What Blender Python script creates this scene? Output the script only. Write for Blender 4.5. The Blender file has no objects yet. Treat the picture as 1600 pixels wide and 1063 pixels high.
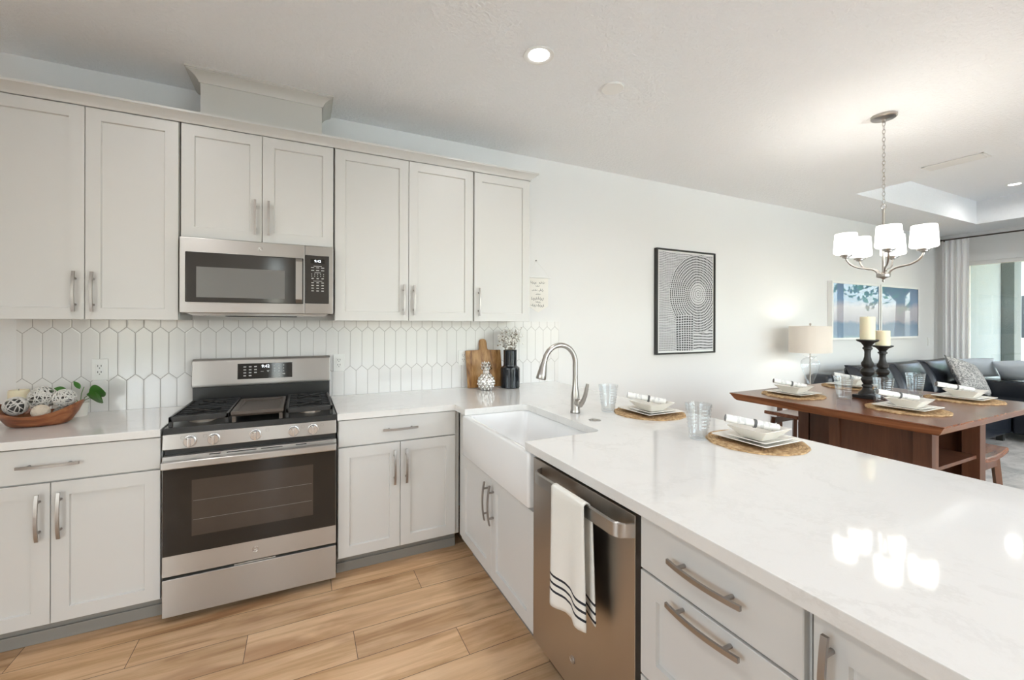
import bpy, bmesh, math, random
from mathutils import Vector, Matrix
R = math.radians
PI = math.pi
sc = bpy.context.scene
COL = sc.collection
random.seed(7)

# ------------------------------------------------------------------ camera
CAM_F = 668.25; CAM_YAW = 0.4555; CAM_H = 1.4092; CAM_D = 3.1455; CAM_Y0 = 505.46; CAM_ROLL = 0.0025
cd = bpy.data.cameras.new('camera'); cam = bpy.data.objects.new('camera', cd); COL.objects.link(cam)
cd.sensor_fit = 'HORIZONTAL'; cd.sensor_width = 36.0
cd.lens = 36.0 * CAM_F / 1600.0
cd.shift_y = -(531.5 - CAM_Y0) / 1600.0
cd.clip_start = 0.02; cd.clip_end = 200
cam.location = (0, -CAM_D, CAM_H)
cam.rotation_euler = (Matrix.Rotation(-CAM_YAW, 4, 'Z') @ Matrix.Rotation(R(90), 4, 'X') @ Matrix.Rotation(CAM_ROLL, 4, 'Z')).to_euler()
sc.camera = cam

# ------------------------------------------------------------------ view, world, light levels
sc.view_settings.view_transform = 'Standard'
try: sc.view_settings.look = 'None'
except Exception: pass
sc.view_settings.exposure = 0.30
sc.view_settings.gamma = 1.0
sc.view_settings.use_curve_mapping = False
sc.cycles.max_bounces = 14; sc.cycles.diffuse_bounces = 6; sc.cycles.glossy_bounces = 5
sc.cycles.transmission_bounces = 12; sc.cycles.transparent_max_bounces = 12
sc.cycles.caustics_reflective = False; sc.cycles.caustics_refractive = False

CAN_W = 4.4          # watts of one recessed ceiling light
SHADE_E = 2.8         # glow of one chandelier shade
LAMP_W = 2.6          # bulb of the table lamp
SKY = 1.0

w = bpy.data.worlds.new('sky'); sc.world = w; w.use_nodes = True
nt = w.node_tree; nt.nodes.clear()
o = nt.nodes.new('ShaderNodeOutputWorld'); bg = nt.nodes.new('ShaderNodeBackground'); sk = nt.nodes.new('ShaderNodeTexSky')
sk.sky_type = 'NISHITA'; sk.sun_disc = False; sk.sun_elevation = R(48); sk.sun_rotation = R(200); sk.air_density = 1.0; sk.dust_density = 2.0
bg.inputs['Strength'].default_value = SKY
hs = nt.nodes.new('ShaderNodeHueSaturation'); hs.inputs['Saturation'].default_value = .55
nt.links.new(sk.outputs[0], hs.inputs['Color']); nt.links.new(hs.outputs[0], bg.inputs['Color']); nt.links.new(bg.outputs[0], o.inputs['Surface'])

sl = bpy.data.lights.new('sun', 'SUN'); sl.energy = 15.0; sl.angle = R(.6); sl.color = (1, .99, .97)
so = bpy.data.objects.new('sun', sl); COL.objects.link(so); so.location = (0, 20, 30)
so.rotation_euler = Vector((-.15, -.62, -1.0)).to_track_quat('-Z', 'Y').to_euler()     # from behind the back wall, high

# ------------------------------------------------------------------ materials
class NT:
    def __init__(s, name):
        s.m = bpy.data.materials.new(name); s.m.use_nodes = True
        s.t = s.m.node_tree; s.b = s.t.nodes['Principled BSDF']
    def n(s, typ, **kw):
        x = s.t.nodes.new(typ)
        for k, v in kw.items(): setattr(x, k, v)
        return x
    def l(s, a, b): s.t.links.new(a, b)
    def put(s, sock, v):
        if hasattr(v, 'is_output'): s.l(v, sock)
        else: sock.default_value = v
    def m_(s, op, a, b=None, c=None):
        x = s.n('ShaderNodeMath', operation=op)
        s.put(x.inputs[0], a)
        if b is not None: s.put(x.inputs[1], b)
        if c is not None: s.put(x.inputs[2], c)
        return x.outputs[0]
    def obj(s): return s.n('ShaderNodeTexCoord').outputs['Object']
    def gpos(s): return s.n('ShaderNodeNewGeometry').outputs['Position']
    def xyz(s, v):
        x = s.n('ShaderNodeSeparateXYZ'); s.l(v, x.inputs[0]); return x.outputs
    def comb(s, a, b, c):
        x = s.n('ShaderNodeCombineXYZ')
        for i, v in enumerate((a, b, c)): s.put(x.inputs[i], v)
        return x.outputs[0]
    def mapp(s, v, scale=(1, 1, 1), loc=(0, 0, 0)):
        x = s.n('ShaderNodeMapping'); s.l(v, x.inputs['Vector'])
        x.inputs['Scale'].default_value = scale; x.inputs['Location'].default_value = loc
        return x.outputs[0]
    def noise(s, v, scale=5, detail=2, rough=.5, dist=0):
        x = s.n('ShaderNodeTexNoise'); s.l(v, x.inputs['Vector'])
        x.inputs['Scale'].default_value = scale; x.inputs['Detail'].default_value = detail
        x.inputs['Roughness'].default_value = rough; x.inputs['Distortion'].default_value = dist
        return x.outputs[0]
    def ramp(s, f, stops):
        x = s.n('ShaderNodeValToRGB'); s.l(f, x.inputs[0]); e = x.color_ramp.elements
        while len(e) < len(stops): e.new(.5)
        for i, (p, c) in enumerate(stops):
            e[i].position = p; e[i].color = (*c, 1) if len(c) == 3 else c
        return x.outputs[0]
    def mix(s, f, a, b):
        x = s.n('ShaderNodeMix', data_type='RGBA')
        s.put(x.inputs[0], f)
        for i, v in ((6, a), (7, b)):
            if hasattr(v, 'is_output'): s.l(v, x.inputs[i])
            else: x.inputs[i].default_value = (*v, 1)
        return x.outputs[2]
    def bump(s, h, strength=.2, dist=.002):
        x = s.n('ShaderNodeBump'); s.l(h, x.inputs['Height'])
        x.inputs['Strength'].default_value = strength; x.inputs['Distance'].default_value = dist
        s.l(x.outputs[0], s.b.inputs['Normal'])
    def set(s, **kw):
        for k, v in kw.items():
            k = k.replace('_', ' ')
            if k == 'Base Color' and not hasattr(v, 'is_output'): v = (*v, 1) if len(v) == 3 else v
            if k == 'Emission Color' and not hasattr(v, 'is_output'): v = (*v, 1)
            s.put(s.b.inputs[k], v)
        return s.m

def mat(name, col, rough=.5, metal=0, nscale=0, nstr=.1, ndist=.001, var=0, vscale=6, **kw):
    """plain procedural material: slight noise in tone and an optional noise bump"""
    n = NT(name); c = col
    if var:
        f = n.noise(n.obj(), vscale, 3)
        c = n.mix(f, tuple(x*(1-var) for x in col), tuple(min(1, x*(1+var)) for x in col))
    n.set(Base_Color=c, Roughness=rough, Metallic=metal, **kw)
    if nscale: n.bump(n.noise(n.obj(), nscale, 3), nstr, ndist)
    return n.m

M = {}
M['wall'] = mat('wall_paint', (.79, .79, .785), .6, nscale=160, nstr=.10, ndist=.002)
def ceiling_mat():
    n = NT('ceiling_texture'); v = n.gpos()
    a = n.noise(v, 45, 4, .6); h = n.ramp(a, [(.42, (0, 0, 0)), (.58, (1, 1, 1))])
    n.set(Base_Color=(.865, .88, .895), Roughness=.75); n.bump(h, .4, .005); return n.m
M['ceiling'] = ceiling_mat()
M['trim'] = mat('trim_white', (.84, .84, .83), .4)
M['cab'] = mat('cabinet_greige', (.635, .625, .60), .38, nscale=300, nstr=.02, ndist=.0005)
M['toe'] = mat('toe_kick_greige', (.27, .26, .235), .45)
M['chasepaint'] = mat('chase_paint', (.60, .585, .55), .4)
M['nickel'] = mat('brushed_nickel', (.40, .37, .345), .40, 1, nscale=400, nstr=.03)
M['satin'] = mat('satin_nickel', (.46, .435, .41), .28, 1, nscale=300, nstr=.02)
def steel_mat(name, col, rough):
    n = NT(name); f = n.noise(n.mapp(n.obj(), (4, 4, 900)), 1, 2)
    n.set(Base_Color=col, Metallic=1, Roughness=n.m_('MULTIPLY_ADD', f, .06, rough - .03), Anisotropic=.85)
    n.l(n.comb(0, 0, 1), n.b.inputs['Tangent']); return n.m
M['steel'] = steel_mat('brushed_steel', (.50, .485, .465), .34)
M['steelv'] = steel_mat('brushed_steel_dishwasher', (.50, .455, .41), .32)
M['chrome'] = mat('bright_chrome', (.74, .735, .73), .22, 1, nscale=80, nstr=.01)
M['blackglass'] = mat('black_glass', (.018, .016, .014), .06, var=.1)
M['ovenwin'] = mat('oven_window_glass', (.06, .047, .038), .07, var=.2, vscale=9)
M['mwwin'] = mat('microwave_window_mesh', (.16, .155, .145), .22, nscale=900, nstr=.2)
M['mwglass'] = mat('microwave_dark_glass', (.042, .038, .034), .10, var=.1)
M['black'] = mat('black_enamel', (.022, .022, .021), .28, var=.1)
M['iron'] = mat('cast_iron', (.018, .018, .018), .34, nscale=220, nstr=.08)
M['griddle'] = mat('griddle_grey_cast', (.085, .068, .056), .30, nscale=200, nstr=.1)
M['brass'] = mat('burner_aluminium', (.40, .36, .32), .45, 1, var=.1)
M['dark'] = mat('dark_void', (.012, .012, .012), .8, var=.1)
M['grey'] = mat('mid_grey_plastic', (.30, .30, .30), .5, var=.05)
M['plastic'] = mat('white_plastic', (.83, .83, .81), .3, var=.01)
M['slot'] = mat('outlet_slot_dark', (.05, .05, .05), .5, var=.1)
M['fire'] = mat('white_fireclay', (.83, .83, .825), .10, var=.01)
M['china'] = mat('white_porcelain', (.82, .79, .73), .14, var=.01)
M['candle'] = mat('ivory_wax', (.83, .75, .54), .5, var=.04, vscale=20, Subsurface_Weight=.15)
M['digits'] = NT('lit_digits').set(Base_Color=(.9, .95, 1), Emission_Color=(.85, .93, 1), Emission_Strength=1.6)
M['legend'] = mat('printed_legend', (.55, .54, .52), .5, var=.05)
M['legend_dark'] = mat('printed_legend_dark', (.18, .17, .16), .5, var=.05)
M['ink'] = mat('black_ink', (.12, .12, .12), .7, var=.1)
M['linen'] = mat('white_cotton', (.84, .82, .77), .85, nscale=700, nstr=.5, ndist=.0012)
M['blackpaint'] = mat('black_distressed_wood', (.012, .011, .010), .5, nscale=60, nstr=.3, var=.35, vscale=25)
M['blackvase'] = mat('black_glazed_ceramic', (.012, .014, .018), .13, var=.1)
M['silver'] = mat('silvered_glass', (.80, .78, .75), .16, 1, nscale=150, nstr=.1)
M['leaf'] = mat('green_leaf', (.06, .21, .03), .35, var=.35, vscale=18)
M['stemgreen'] = mat('green_stem', (.10, .20, .05), .5, var=.2)
M['drystem'] = mat('dried_stem', (.30, .25, .19), .7, var=.2)
M['blossom'] = mat('dried_white_blossom', (.86, .84, .80), .7, var=.08, vscale=60)
M['rattan'] = mat('whitewashed_rattan', (.68, .66, .62), .7, var=.14, vscale=40)
M['rattan_tan'] = mat('tan_twine', (.62, .54, .44), .8, nscale=160, nstr=.6, var=.12, vscale=30)
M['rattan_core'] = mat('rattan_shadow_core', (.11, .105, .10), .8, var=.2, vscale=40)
M['rattan_dark'] = mat('grey_rattan', (.20, .19, .17), .7, var=.3, vscale=40)
M['leather'] = mat('black_leather', (.016, .019, .026), .26, nscale=120, nstr=.18, ndist=.002, var=.15)
M['bluecloth'] = mat('pale_blue_cloth', (.66, .72, .78), .8, nscale=300, nstr=.3)
M['shade'] = NT('linen_lamp_shade').set(Base_Color=(.78, .74, .69), Roughness=.8, Transmission_Weight=0)
M['bronze'] = mat('dark_bronze', (.09, .075, .065), .4, .8, var=.1)
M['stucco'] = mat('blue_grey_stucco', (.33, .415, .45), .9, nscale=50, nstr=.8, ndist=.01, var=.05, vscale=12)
M['stucco_shaded'] = mat('blue_grey_stucco_shaded', (.17, .215, .225), .9, nscale=50, nstr=.8, ndist=.01, var=.05, vscale=12)  # stucco copy with the column face's shade put into its colour
M['extwhite'] = mat('exterior_white_trim', (.80, .82, .84), .6, var=.02)
M['extdark'] = mat('exterior_dark_glass', (.03, .04, .05), .1, var=.1)
M['paver'] = mat('pale_bounce_paver', (.66, .67, .685), .8, var=.1)
M['lawn'] = mat('lawn_grass', (.17, .20, .11), .9, nscale=30, nstr=.8, var=.3, vscale=5)
M['bark'] = mat('tree_bark', (.14, .11, .08), .9, nscale=20, nstr=.6, var=.2)
M['rooftile'] = mat('roof_shingle', (.20, .19, .18), .8, nscale=20, nstr=.4, var=.15)

def glass_mat(name, col=(1, 1, 1), rough=0.0, ior=1.45):
    n = NT(name); return n.set(Base_Color=col, Roughness=rough, IOR=ior, Transmission_Weight=1.0)
def thin_glass():
    n = NT('clear_glass')
    tr = n.n('ShaderNodeBsdfTransparent'); gl = n.n('ShaderNodeBsdfGlossy'); fr = n.n('ShaderNodeLayerWeight'); mx = n.n('ShaderNodeMixShader')
    fr.inputs['Blend'].default_value = .5
    k = n.m_('MULTIPLY_ADD', n.m_('POWER', fr.outputs['Facing'], 3.0), .75, .06)
    tr.inputs[0].default_value = (.955, .965, .97, 1); gl.inputs['Roughness'].default_value = .02; gl.inputs[0].default_value = (.9, .92, .94, 1)
    n.l(k, mx.inputs[0]); n.l(tr.outputs[0], mx.inputs[1]); n.l(gl.outputs[0], mx.inputs[2])
    n.l(mx.outputs[0], n.t.nodes['Material Output'].inputs['Surface']); return n.m
M['glass'] = thin_glass()
def pane_mat():
    n = NT('window_pane')
    tr = n.n('ShaderNodeBsdfTransparent'); gl = n.n('ShaderNodeBsdfGlossy'); fr = n.n('ShaderNodeFresnel'); mx = n.n('ShaderNodeMixShader')
    tr.inputs[0].default_value = (.94, .97, .97, 1); gl.inputs['Roughness'].default_value = .01; fr.inputs['IOR'].default_value = 1.45
    n.l(fr.outputs[0], mx.inputs[0]); n.l(tr.outputs[0], mx.inputs[1]); n.l(gl.outputs[0], mx.inputs[2])
    n.l(mx.outputs[0], n.t.nodes['Material Output'].inputs['Surface']); return n.m
M['pane'] = pane_mat()
def sheer_mat(name, col, tw):
    n = NT(name); d = n.n('ShaderNodeBsdfDiffuse'); t = n.n('ShaderNodeBsdfTranslucent'); mx = n.n('ShaderNodeMixShader')
    d.inputs[0].default_value = (*col, 1); t.inputs[0].default_value = (*col, 1); mx.inputs[0].default_value = tw
    n.l(d.outputs[0], mx.inputs[1]); n.l(t.outputs[0], mx.inputs[2])
    n.l(mx.outputs[0], n.t.nodes['Material Output'].inputs['Surface']); return n.m
M['curtain'] = sheer_mat('white_sheer_curtain', (.92, .92, .93), .15)
M['shade'] = sheer_mat('linen_lamp_shade_cloth', (.80, .76, .71), .3)
def glow(name, col, e):
    n = NT(name); return n.set(Base_Color=(.9, .9, .88), Emission_Color=col, Emission_Strength=e, Roughness=.3)
M['opal'] = glow('lit_opal_glass', (1, .96, .89), SHADE_E)
M['lens'] = glow('lit_downlight_lens', (1, .97, .93), 6)

def quartz():
    n = NT('white_quartz'); v = n.gpos()
    d = n.noise(v, 2.6, 8, .72, .3); a = n.m_('ABSOLUTE', n.m_('SUBTRACT', d, .5))
    vein = n.ramp(a, [(0, (1, 1, 1)), (.030, (0, 0, 0))])
    p = n.noise(v, 2.6, 3); k = n.m_('MULTIPLY', n.m_('MULTIPLY', vein, n.ramp(p, [(.40, (0, 0, 0)), (.62, (1, 1, 1))])), .34)
    sp = n.noise(v, 260, 2); base = n.mix(n.m_('MULTIPLY', sp, .5), (.76, .745, .72), (.80, .79, .77))
    n.set(Base_Color=n.mix(k, base, (.60, .58, .55)), Roughness=.055); return n.m
M['quartz'] = quartz()

def floor_mat():
    n = NT('oak_plank_floor'); p = n.gpos(); x, y, z = n.xyz(p)
    W, L = .181, 1.22
    yy = n.m_('DIVIDE', n.m_('ADD', y, .711), W); row = n.m_('FLOOR', yy)
    xx = n.m_('DIVIDE', n.m_('SUBTRACT', n.m_('SUBTRACT', x, .142), n.m_('MULTIPLY', row, -.43)), L)
    pid = n.m_('FLOOR', xx)
    fx = n.m_('FRACT', xx); fy = n.m_('FRACT', yy)
    ex = n.m_('MULTIPLY', n.m_('MINIMUM', fx, n.m_('SUBTRACT', 1.0, fx)), L)
    ey = n.m_('MULTIPLY', n.m_('MINIMUM', fy, n.m_('SUBTRACT', 1.0, fy)), W)
    e = n.m_('MINIMUM', ex, ey)
    seam = n.m_('LESS_THAN', e, .0013)
    wn = n.n('ShaderNodeTexWhiteNoise', noise_dimensions='2D'); n.l(n.comb(row, pid, 0), wn.inputs['Vector']); rnd = wn.outputs['Value']
    gx = n.m_('ADD', n.m_('MULTIPLY', x, 1.0), n.m_('MULTIPLY', rnd, 37.0))
    gv = n.comb(n.m_('MULTIPLY', gx, 1.4), n.m_('MULTIPLY', y, 16.0), n.m_('MULTIPLY', rnd, 9.0))
    g1 = n.noise(gv, 1.0, 5, .6, .9)
    g2 = n.noise(n.comb(n.m_('MULTIPLY', gx, 4.0), n.m_('MULTIPLY', y, 130.0), 0), 1.0, 2, .5)
    blot = n.noise(n.comb(n.m_('MULTIPLY', gx, 2.6), n.m_('MULTIPLY', y, 7.0), rnd), 1.0, 3, .5, .5)
    c = n.ramp(g1, [(.28, (.34, .17, .075)), (.42, (.57, .35, .18)), (.56, (.72, .475, .275)), (.74, (.82, .58, .36))])
    c = n.mix(n.m_('MULTIPLY', n.ramp(blot, [(.5, (0, 0, 0)), (.72, (1, 1, 1))]), .6), c, (.36, .18, .085))
    c = n.mix(n.m_('MULTIPLY', g2, .22), c, (.40, .24, .14))
    hv = n.n('ShaderNodeHueSaturation'); n.l(c, hv.inputs['Color']); n.l(n.m_('MULTIPLY_ADD', rnd, .26, .90), hv.inputs['Value'])
    c = n.mix(seam, hv.outputs[0], (.10, .06, .035))
    n.set(Base_Color=c, Roughness=.34); n.bump(n.m_('ADD', n.m_('MULTIPLY', n.m_('MINIMUM', e, .003), 300), n.m_('MULTIPLY', g2, .15)), .25, .001); return n.m
M['floor'] = floor_mat()

def wood(name, stops, along='x', scale=1.0, rough=.35, rings=14, bump=.05):
    n = NT(name); v = n.obj()
    s = {'x': (1.2, rings, rings), 'y': (rings, 1.2, rings), 'z': (rings, rings, 1.2)}[along]
    g = n.noise(n.mapp(v, tuple(q*scale for q in s)), 1.0, 5, .6, .8)
    s2 = {'x': (4, 160, 160), 'y': (160, 4, 160), 'z': (160, 160, 4)}[along]
    f = n.noise(n.mapp(v, s2), 1.0, 2)
    c = n.ramp(g, stops); c = n.mix(n.m_('MULTIPLY', f, .25), c, tuple(q*.6 for q in stops[0][1]))
    n.set(Base_Color=c, Roughness=rough); n.bump(f, bump, .0006); return n.m
WAL = [(.34, (.095, .030, .014)), (.5, (.20, .070, .032)), (.66, (.30, .122, .058))]
M['tabletop'] = wood('walnut_tabletop', WAL, 'y', 1.0, .22)
M['tablewood'] = wood('walnut_legs', [(.25, (.055, .022, .014)), (.5, (.11, .046, .026)), (.75, (.17, .075, .04))], 'z', 1.0, .3)
M['acacia'] = wood('acacia_board', [(.34, (.15, .06, .016)), (.48, (.36, .17, .05)), (.64, (.56, .32, .12))], 'z', 1.0, .42, 26)
M['bowlwood'] = wood('reddish_bowl_wood', [(.34, (.12, .035, .013)), (.5, (.30, .095, .035)), (.66, (.45, .18, .07))], 'x', 1.6, .3)

def tile_mat():
    # elongated hexagon ("picket") tiles: W wide, L long, points PH high
    n = NT('picket_tile'); p = n.gpos(); x, y, z = n.xyz(p)
    W, L, PH = .0768, .3035, .034
    X0, Z0 = -1.3175, 1.2312
    per = 2 * (L - PH)
    def hexd(ox, oz):
        a = n.m_('DIVIDE', n.m_('SUBTRACT', x, X0 + ox - W/2), W)
        dx = n.m_('MULTIPLY', n.m_('ABSOLUTE', n.m_('SUBTRACT', n.m_('FRACT', a), .5)), W)
        b = n.m_('DIVIDE', n.m_('SUBTRACT', z, Z0 + oz - per/2), per)
        dz = n.m_('MULTIPLY', n.m_('ABSOLUTE', n.m_('SUBTRACT', n.m_('FRACT', b), .5)), per)
        k = PH / (W/2); cs = 1 / math.sqrt(1 + k*k)
        s1 = n.m_('SUBTRACT', dx, W/2)
        s2 = n.m_('MULTIPLY', n.m_('SUBTRACT', n.m_('MULTIPLY_ADD', dx, k, dz), L/2), cs)
        return n.m_('MAXIMUM', s1, s2)
    d = n.m_('MINIMUM', hexd(W/2, 0), hexd(0, L - PH))
    gr = n.m_('GREATER_THAN', d, -.0016)
    hh = n.m_('MULTIPLY', n.m_('MINIMUM', n.m_('MULTIPLY', d, -1), .006), 160)
    n.set(Base_Color=n.mix(gr, (.80, .79, .775), (.42, .40, .38)), Roughness=n.m_('MULTIPLY_ADD', gr, .5, .13))
    n.bump(hh, .25, .0015); return n.m
M['tile'] = tile_mat()

def mat_weave():
    n = NT('woven_seagrass'); v = n.obj(); x, y, z = n.xyz(v)
    r = n.m_('SQRT', n.m_('ADD', n.m_('MULTIPLY', x, x), n.m_('MULTIPLY', y, y))); th = n.m_('ARCTAN2', y, x)
    ring = n.m_('DIVIDE', r, .0125); rf = n.m_('ABSOLUTE', n.m_('SUBTRACT', n.m_('FRACT', ring), .5))
    tw = n.m_('SINE', n.m_('ADD', n.m_('MULTIPLY', th, 70), n.m_('MULTIPLY', n.m_('FLOOR', ring), 1.7)))
    h = n.m_('ADD', n.m_('MULTIPLY', rf, -2), n.m_('MULTIPLY', tw, .5))
    f = n.noise(v, 60, 3)
    c = n.ramp(f, [(.3, (.33, .19, .085)), (.55, (.58, .39, .20)), (.75, (.70, .54, .33))])
    c = n.mix(n.m_('MULTIPLY', n.m_('GREATER_THAN', rf, .42), .5), c, (.22, .12, .05))
    n.set(Base_Color=c, Roughness=.85); n.bump(h, .6, .003); return n.m
M['seagrass'] = mat_weave()

def dot_art():
    n = NT('dotted_print'); p = n.gpos(); x, y, z = n.xyz(p)
    cx, cz = 3.665, 1.715
    dx = n.m_('SUBTRACT', x, cx); dz = n.m_('SUBTRACT', z, cz)
    r = n.m_('SQRT', n.m_('ADD', n.m_('MULTIPLY', dx, dx), n.m_('MULTIPLY', dz, dz)))
    wob = n.m_('MULTIPLY', n.noise(p, 6, 2), .03); r2 = n.m_('ADD', r, n.m_('SUBTRACT', wob, .015))
    th = n.m_('ARCTAN2', dz, dx)
    S = .0265; T = .021
    q = n.m_('DIVIDE', r2, S); ring = n.m_('FLOOR', q); rf = n.m_('ABSOLUTE', n.m_('SUBTRACT', n.m_('FRACT', q), .5))
    cnt = n.m_('ROUND', n.m_('MULTIPLY', n.m_('ADD', ring, .5), 2 * PI * S / T))
    tf = n.m_('FRACT', n.m_('ADD', n.m_('MULTIPLY', n.m_('DIVIDE', th, 2 * PI), cnt), 50.0)); tf = n.m_('ABSOLUTE', n.m_('SUBTRACT', tf, .5))
    dot = n.m_('MULTIPLY', n.m_('LESS_THAN', rf, .30), n.m_('LESS_THAN', tf, .36))
    inner = n.m_('GREATER_THAN', r2, .115)
    core = n.m_('MULTIPLY', n.m_('LESS_THAN', rf, .17), n.m_('LESS_THAN', tf, .30))
    dots = n.m_('ADD', n.m_('MULTIPLY', dot, inner), n.m_('MULTIPLY', core, n.m_('SUBTRACT', 1.0, inner)))
    disc = n.m_('LESS_THAN', r, .405)
    def grid(sx, sz, fx, fz, wv):
        a = n.m_('ABSOLUTE', n.m_('SUBTRACT', n.m_('FRACT', n.m_('DIVIDE', n.m_('ADD', x, n.m_('MULTIPLY', n.noise(p, wv, 1), .02)), sx)), .5))
        b = n.m_('ABSOLUTE', n.m_('SUBTRACT', n.m_('FRACT', n.m_('DIVIDE', n.m_('ADD', z, n.m_('MULTIPLY', n.noise(p, wv, 2), .05)), sz)), .5))
        return n.m_('MULTIPLY', n.m_('LESS_THAN', a, fx), n.m_('LESS_THAN', b, fz))
    fine = grid(.014, .016, .33, .20, 5); big = grid(.034, .024, .36, .33, 3); bars = grid(.020, .030, .42, .20, 4)
    column = n.m_('MULTIPLY', n.m_('MULTIPLY', n.m_('GREATER_THAN', x, 3.36), n.m_('LESS_THAN', x, 3.60)), n.m_('LESS_THAN', z, 1.56))
    right = n.m_('MULTIPLY', n.m_('GREATER_THAN', x, 3.60), n.m_('LESS_THAN', z, 1.50))
    under = n.m_('ADD', n.m_('MULTIPLY', big, column), n.m_('ADD', n.m_('MULTIPLY', bars, right),
            n.m_('MULTIPLY', fine, n.m_('SUBTRACT', 1.0, n.m_('MAXIMUM', column, right)))))
    cover = n.m_('MULTIPLY', disc, n.m_('SUBTRACT', 1.0, n.m_('MULTIPLY', column, n.m_('LESS_THAN', z, 1.50))))
    k = n.m_('ADD', n.m_('MULTIPLY', dots, cover), n.m_('MULTIPLY', under, n.m_('SUBTRACT', 1.0, cover)))
    n.set(Base_Color=n.mix(n.m_('MINIMUM', k, 1.0), (.60, .60, .62), (.035, .035, .04)), Roughness=.5); return n.m
M['dotart'] = dot_art()

def sea_art(seed):
    n = NT('abstract_blue_print'); p = n.gpos(); x, y, z = n.xyz(p)
    h = n.m_('ADD', z, n.m_('MULTIPLY', n.m_('SUBTRACT', n.noise(n.mapp(p, (2, 1, 3), (seed, 0, 0)), 2, 4), .5), .16))
    t = n.m_('DIVIDE', n.m_('SUBTRACT', h, 1.20), .76)
    c = n.ramp(t, [(.0, (.16, .27, .42)), (.27, (.10, .20, .34)), (.34, (.36, .36, .44)), (.58, (.42, .40, .48)), (.70, (.10, .22, .42)), (1.0, (.03, .12, .28))])
    n.set(Base_Color=c, Roughness=.5, Coat_Weight=1.0, Coat_Roughness=.015, Coat_IOR=1.7); return n.m

def rug_mat():
    n = NT('distressed_rug'); v = n.gpos()
    a = n.noise(n.mapp(v, (1.2, 2.2, 1)), 2.5, 6, .7, .6); b = n.noise(v, 220, 2)
    c = n.ramp(a, [(.3, (.30, .29, .28)), (.5, (.50, .48, .45)), (.7, (.62, .60, .57))])
    n.set(Base_Color=c, Roughness=.95); n.bump(b, .6, .004); return n.m
M['rug'] = rug_mat()
def pillow_mat():
    n = NT('grey_damask'); v = n.obj()
    a = n.noise(v, 26, 4, .6, 2.2); f = n.ramp(a, [(.46, (0, 0, 0)), (.54, (1, 1, 1))])
    n.set(Base_Color=n.mix(f, (.24, .235, .23), (.60, .58, .55)), Roughness=.85); n.bump(n.noise(v, 300, 2), .3, .001); return n.m
M['pillow'] = pillow_mat()
def napkin_mat():
    n = NT('striped_napkin'); x, y, z = n.xyz(n.obj())
    s = n.noise(n.mapp(n.obj(), (60, 25, 25)), 1, 3); k = n.m_('GREATER_THAN', s, .56)
    n.set(Base_Color=n.mix(n.m_('MULTIPLY', k, .45), (.78, .77, .74), (.42, .42, .42)), Roughness=.9); n.bump(n.noise(n.obj(), 400, 2), .3, .001); return n.m
M['napkin'] = napkin_mat()
def towel_mat():
    n = NT('striped_tea_towel'); x, y, z = n.xyz(n.gpos())
    t = n.m_('SUBTRACT', z, n.m_('MULTIPLY', n.m_('ADD', y, 1.95), 0.0))
    k = 0.0
    for a in (.482, .508, .534):
        q = n.m_('LESS_THAN', n.m_('ABSOLUTE', n.m_('SUBTRACT', t, a)), .0042); k = q if k == 0.0 else n.m_('ADD', k, q)
    n.set(Base_Color=n.mix(k, (.83, .81, .75), (.02, .022, .03)), Roughness=.9); n.bump(n.noise(n.mapp(n.gpos(), (1, 1, 1)), 380, 2), .5, .0015); return n.m
M['towel'] = towel_mat()

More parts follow.
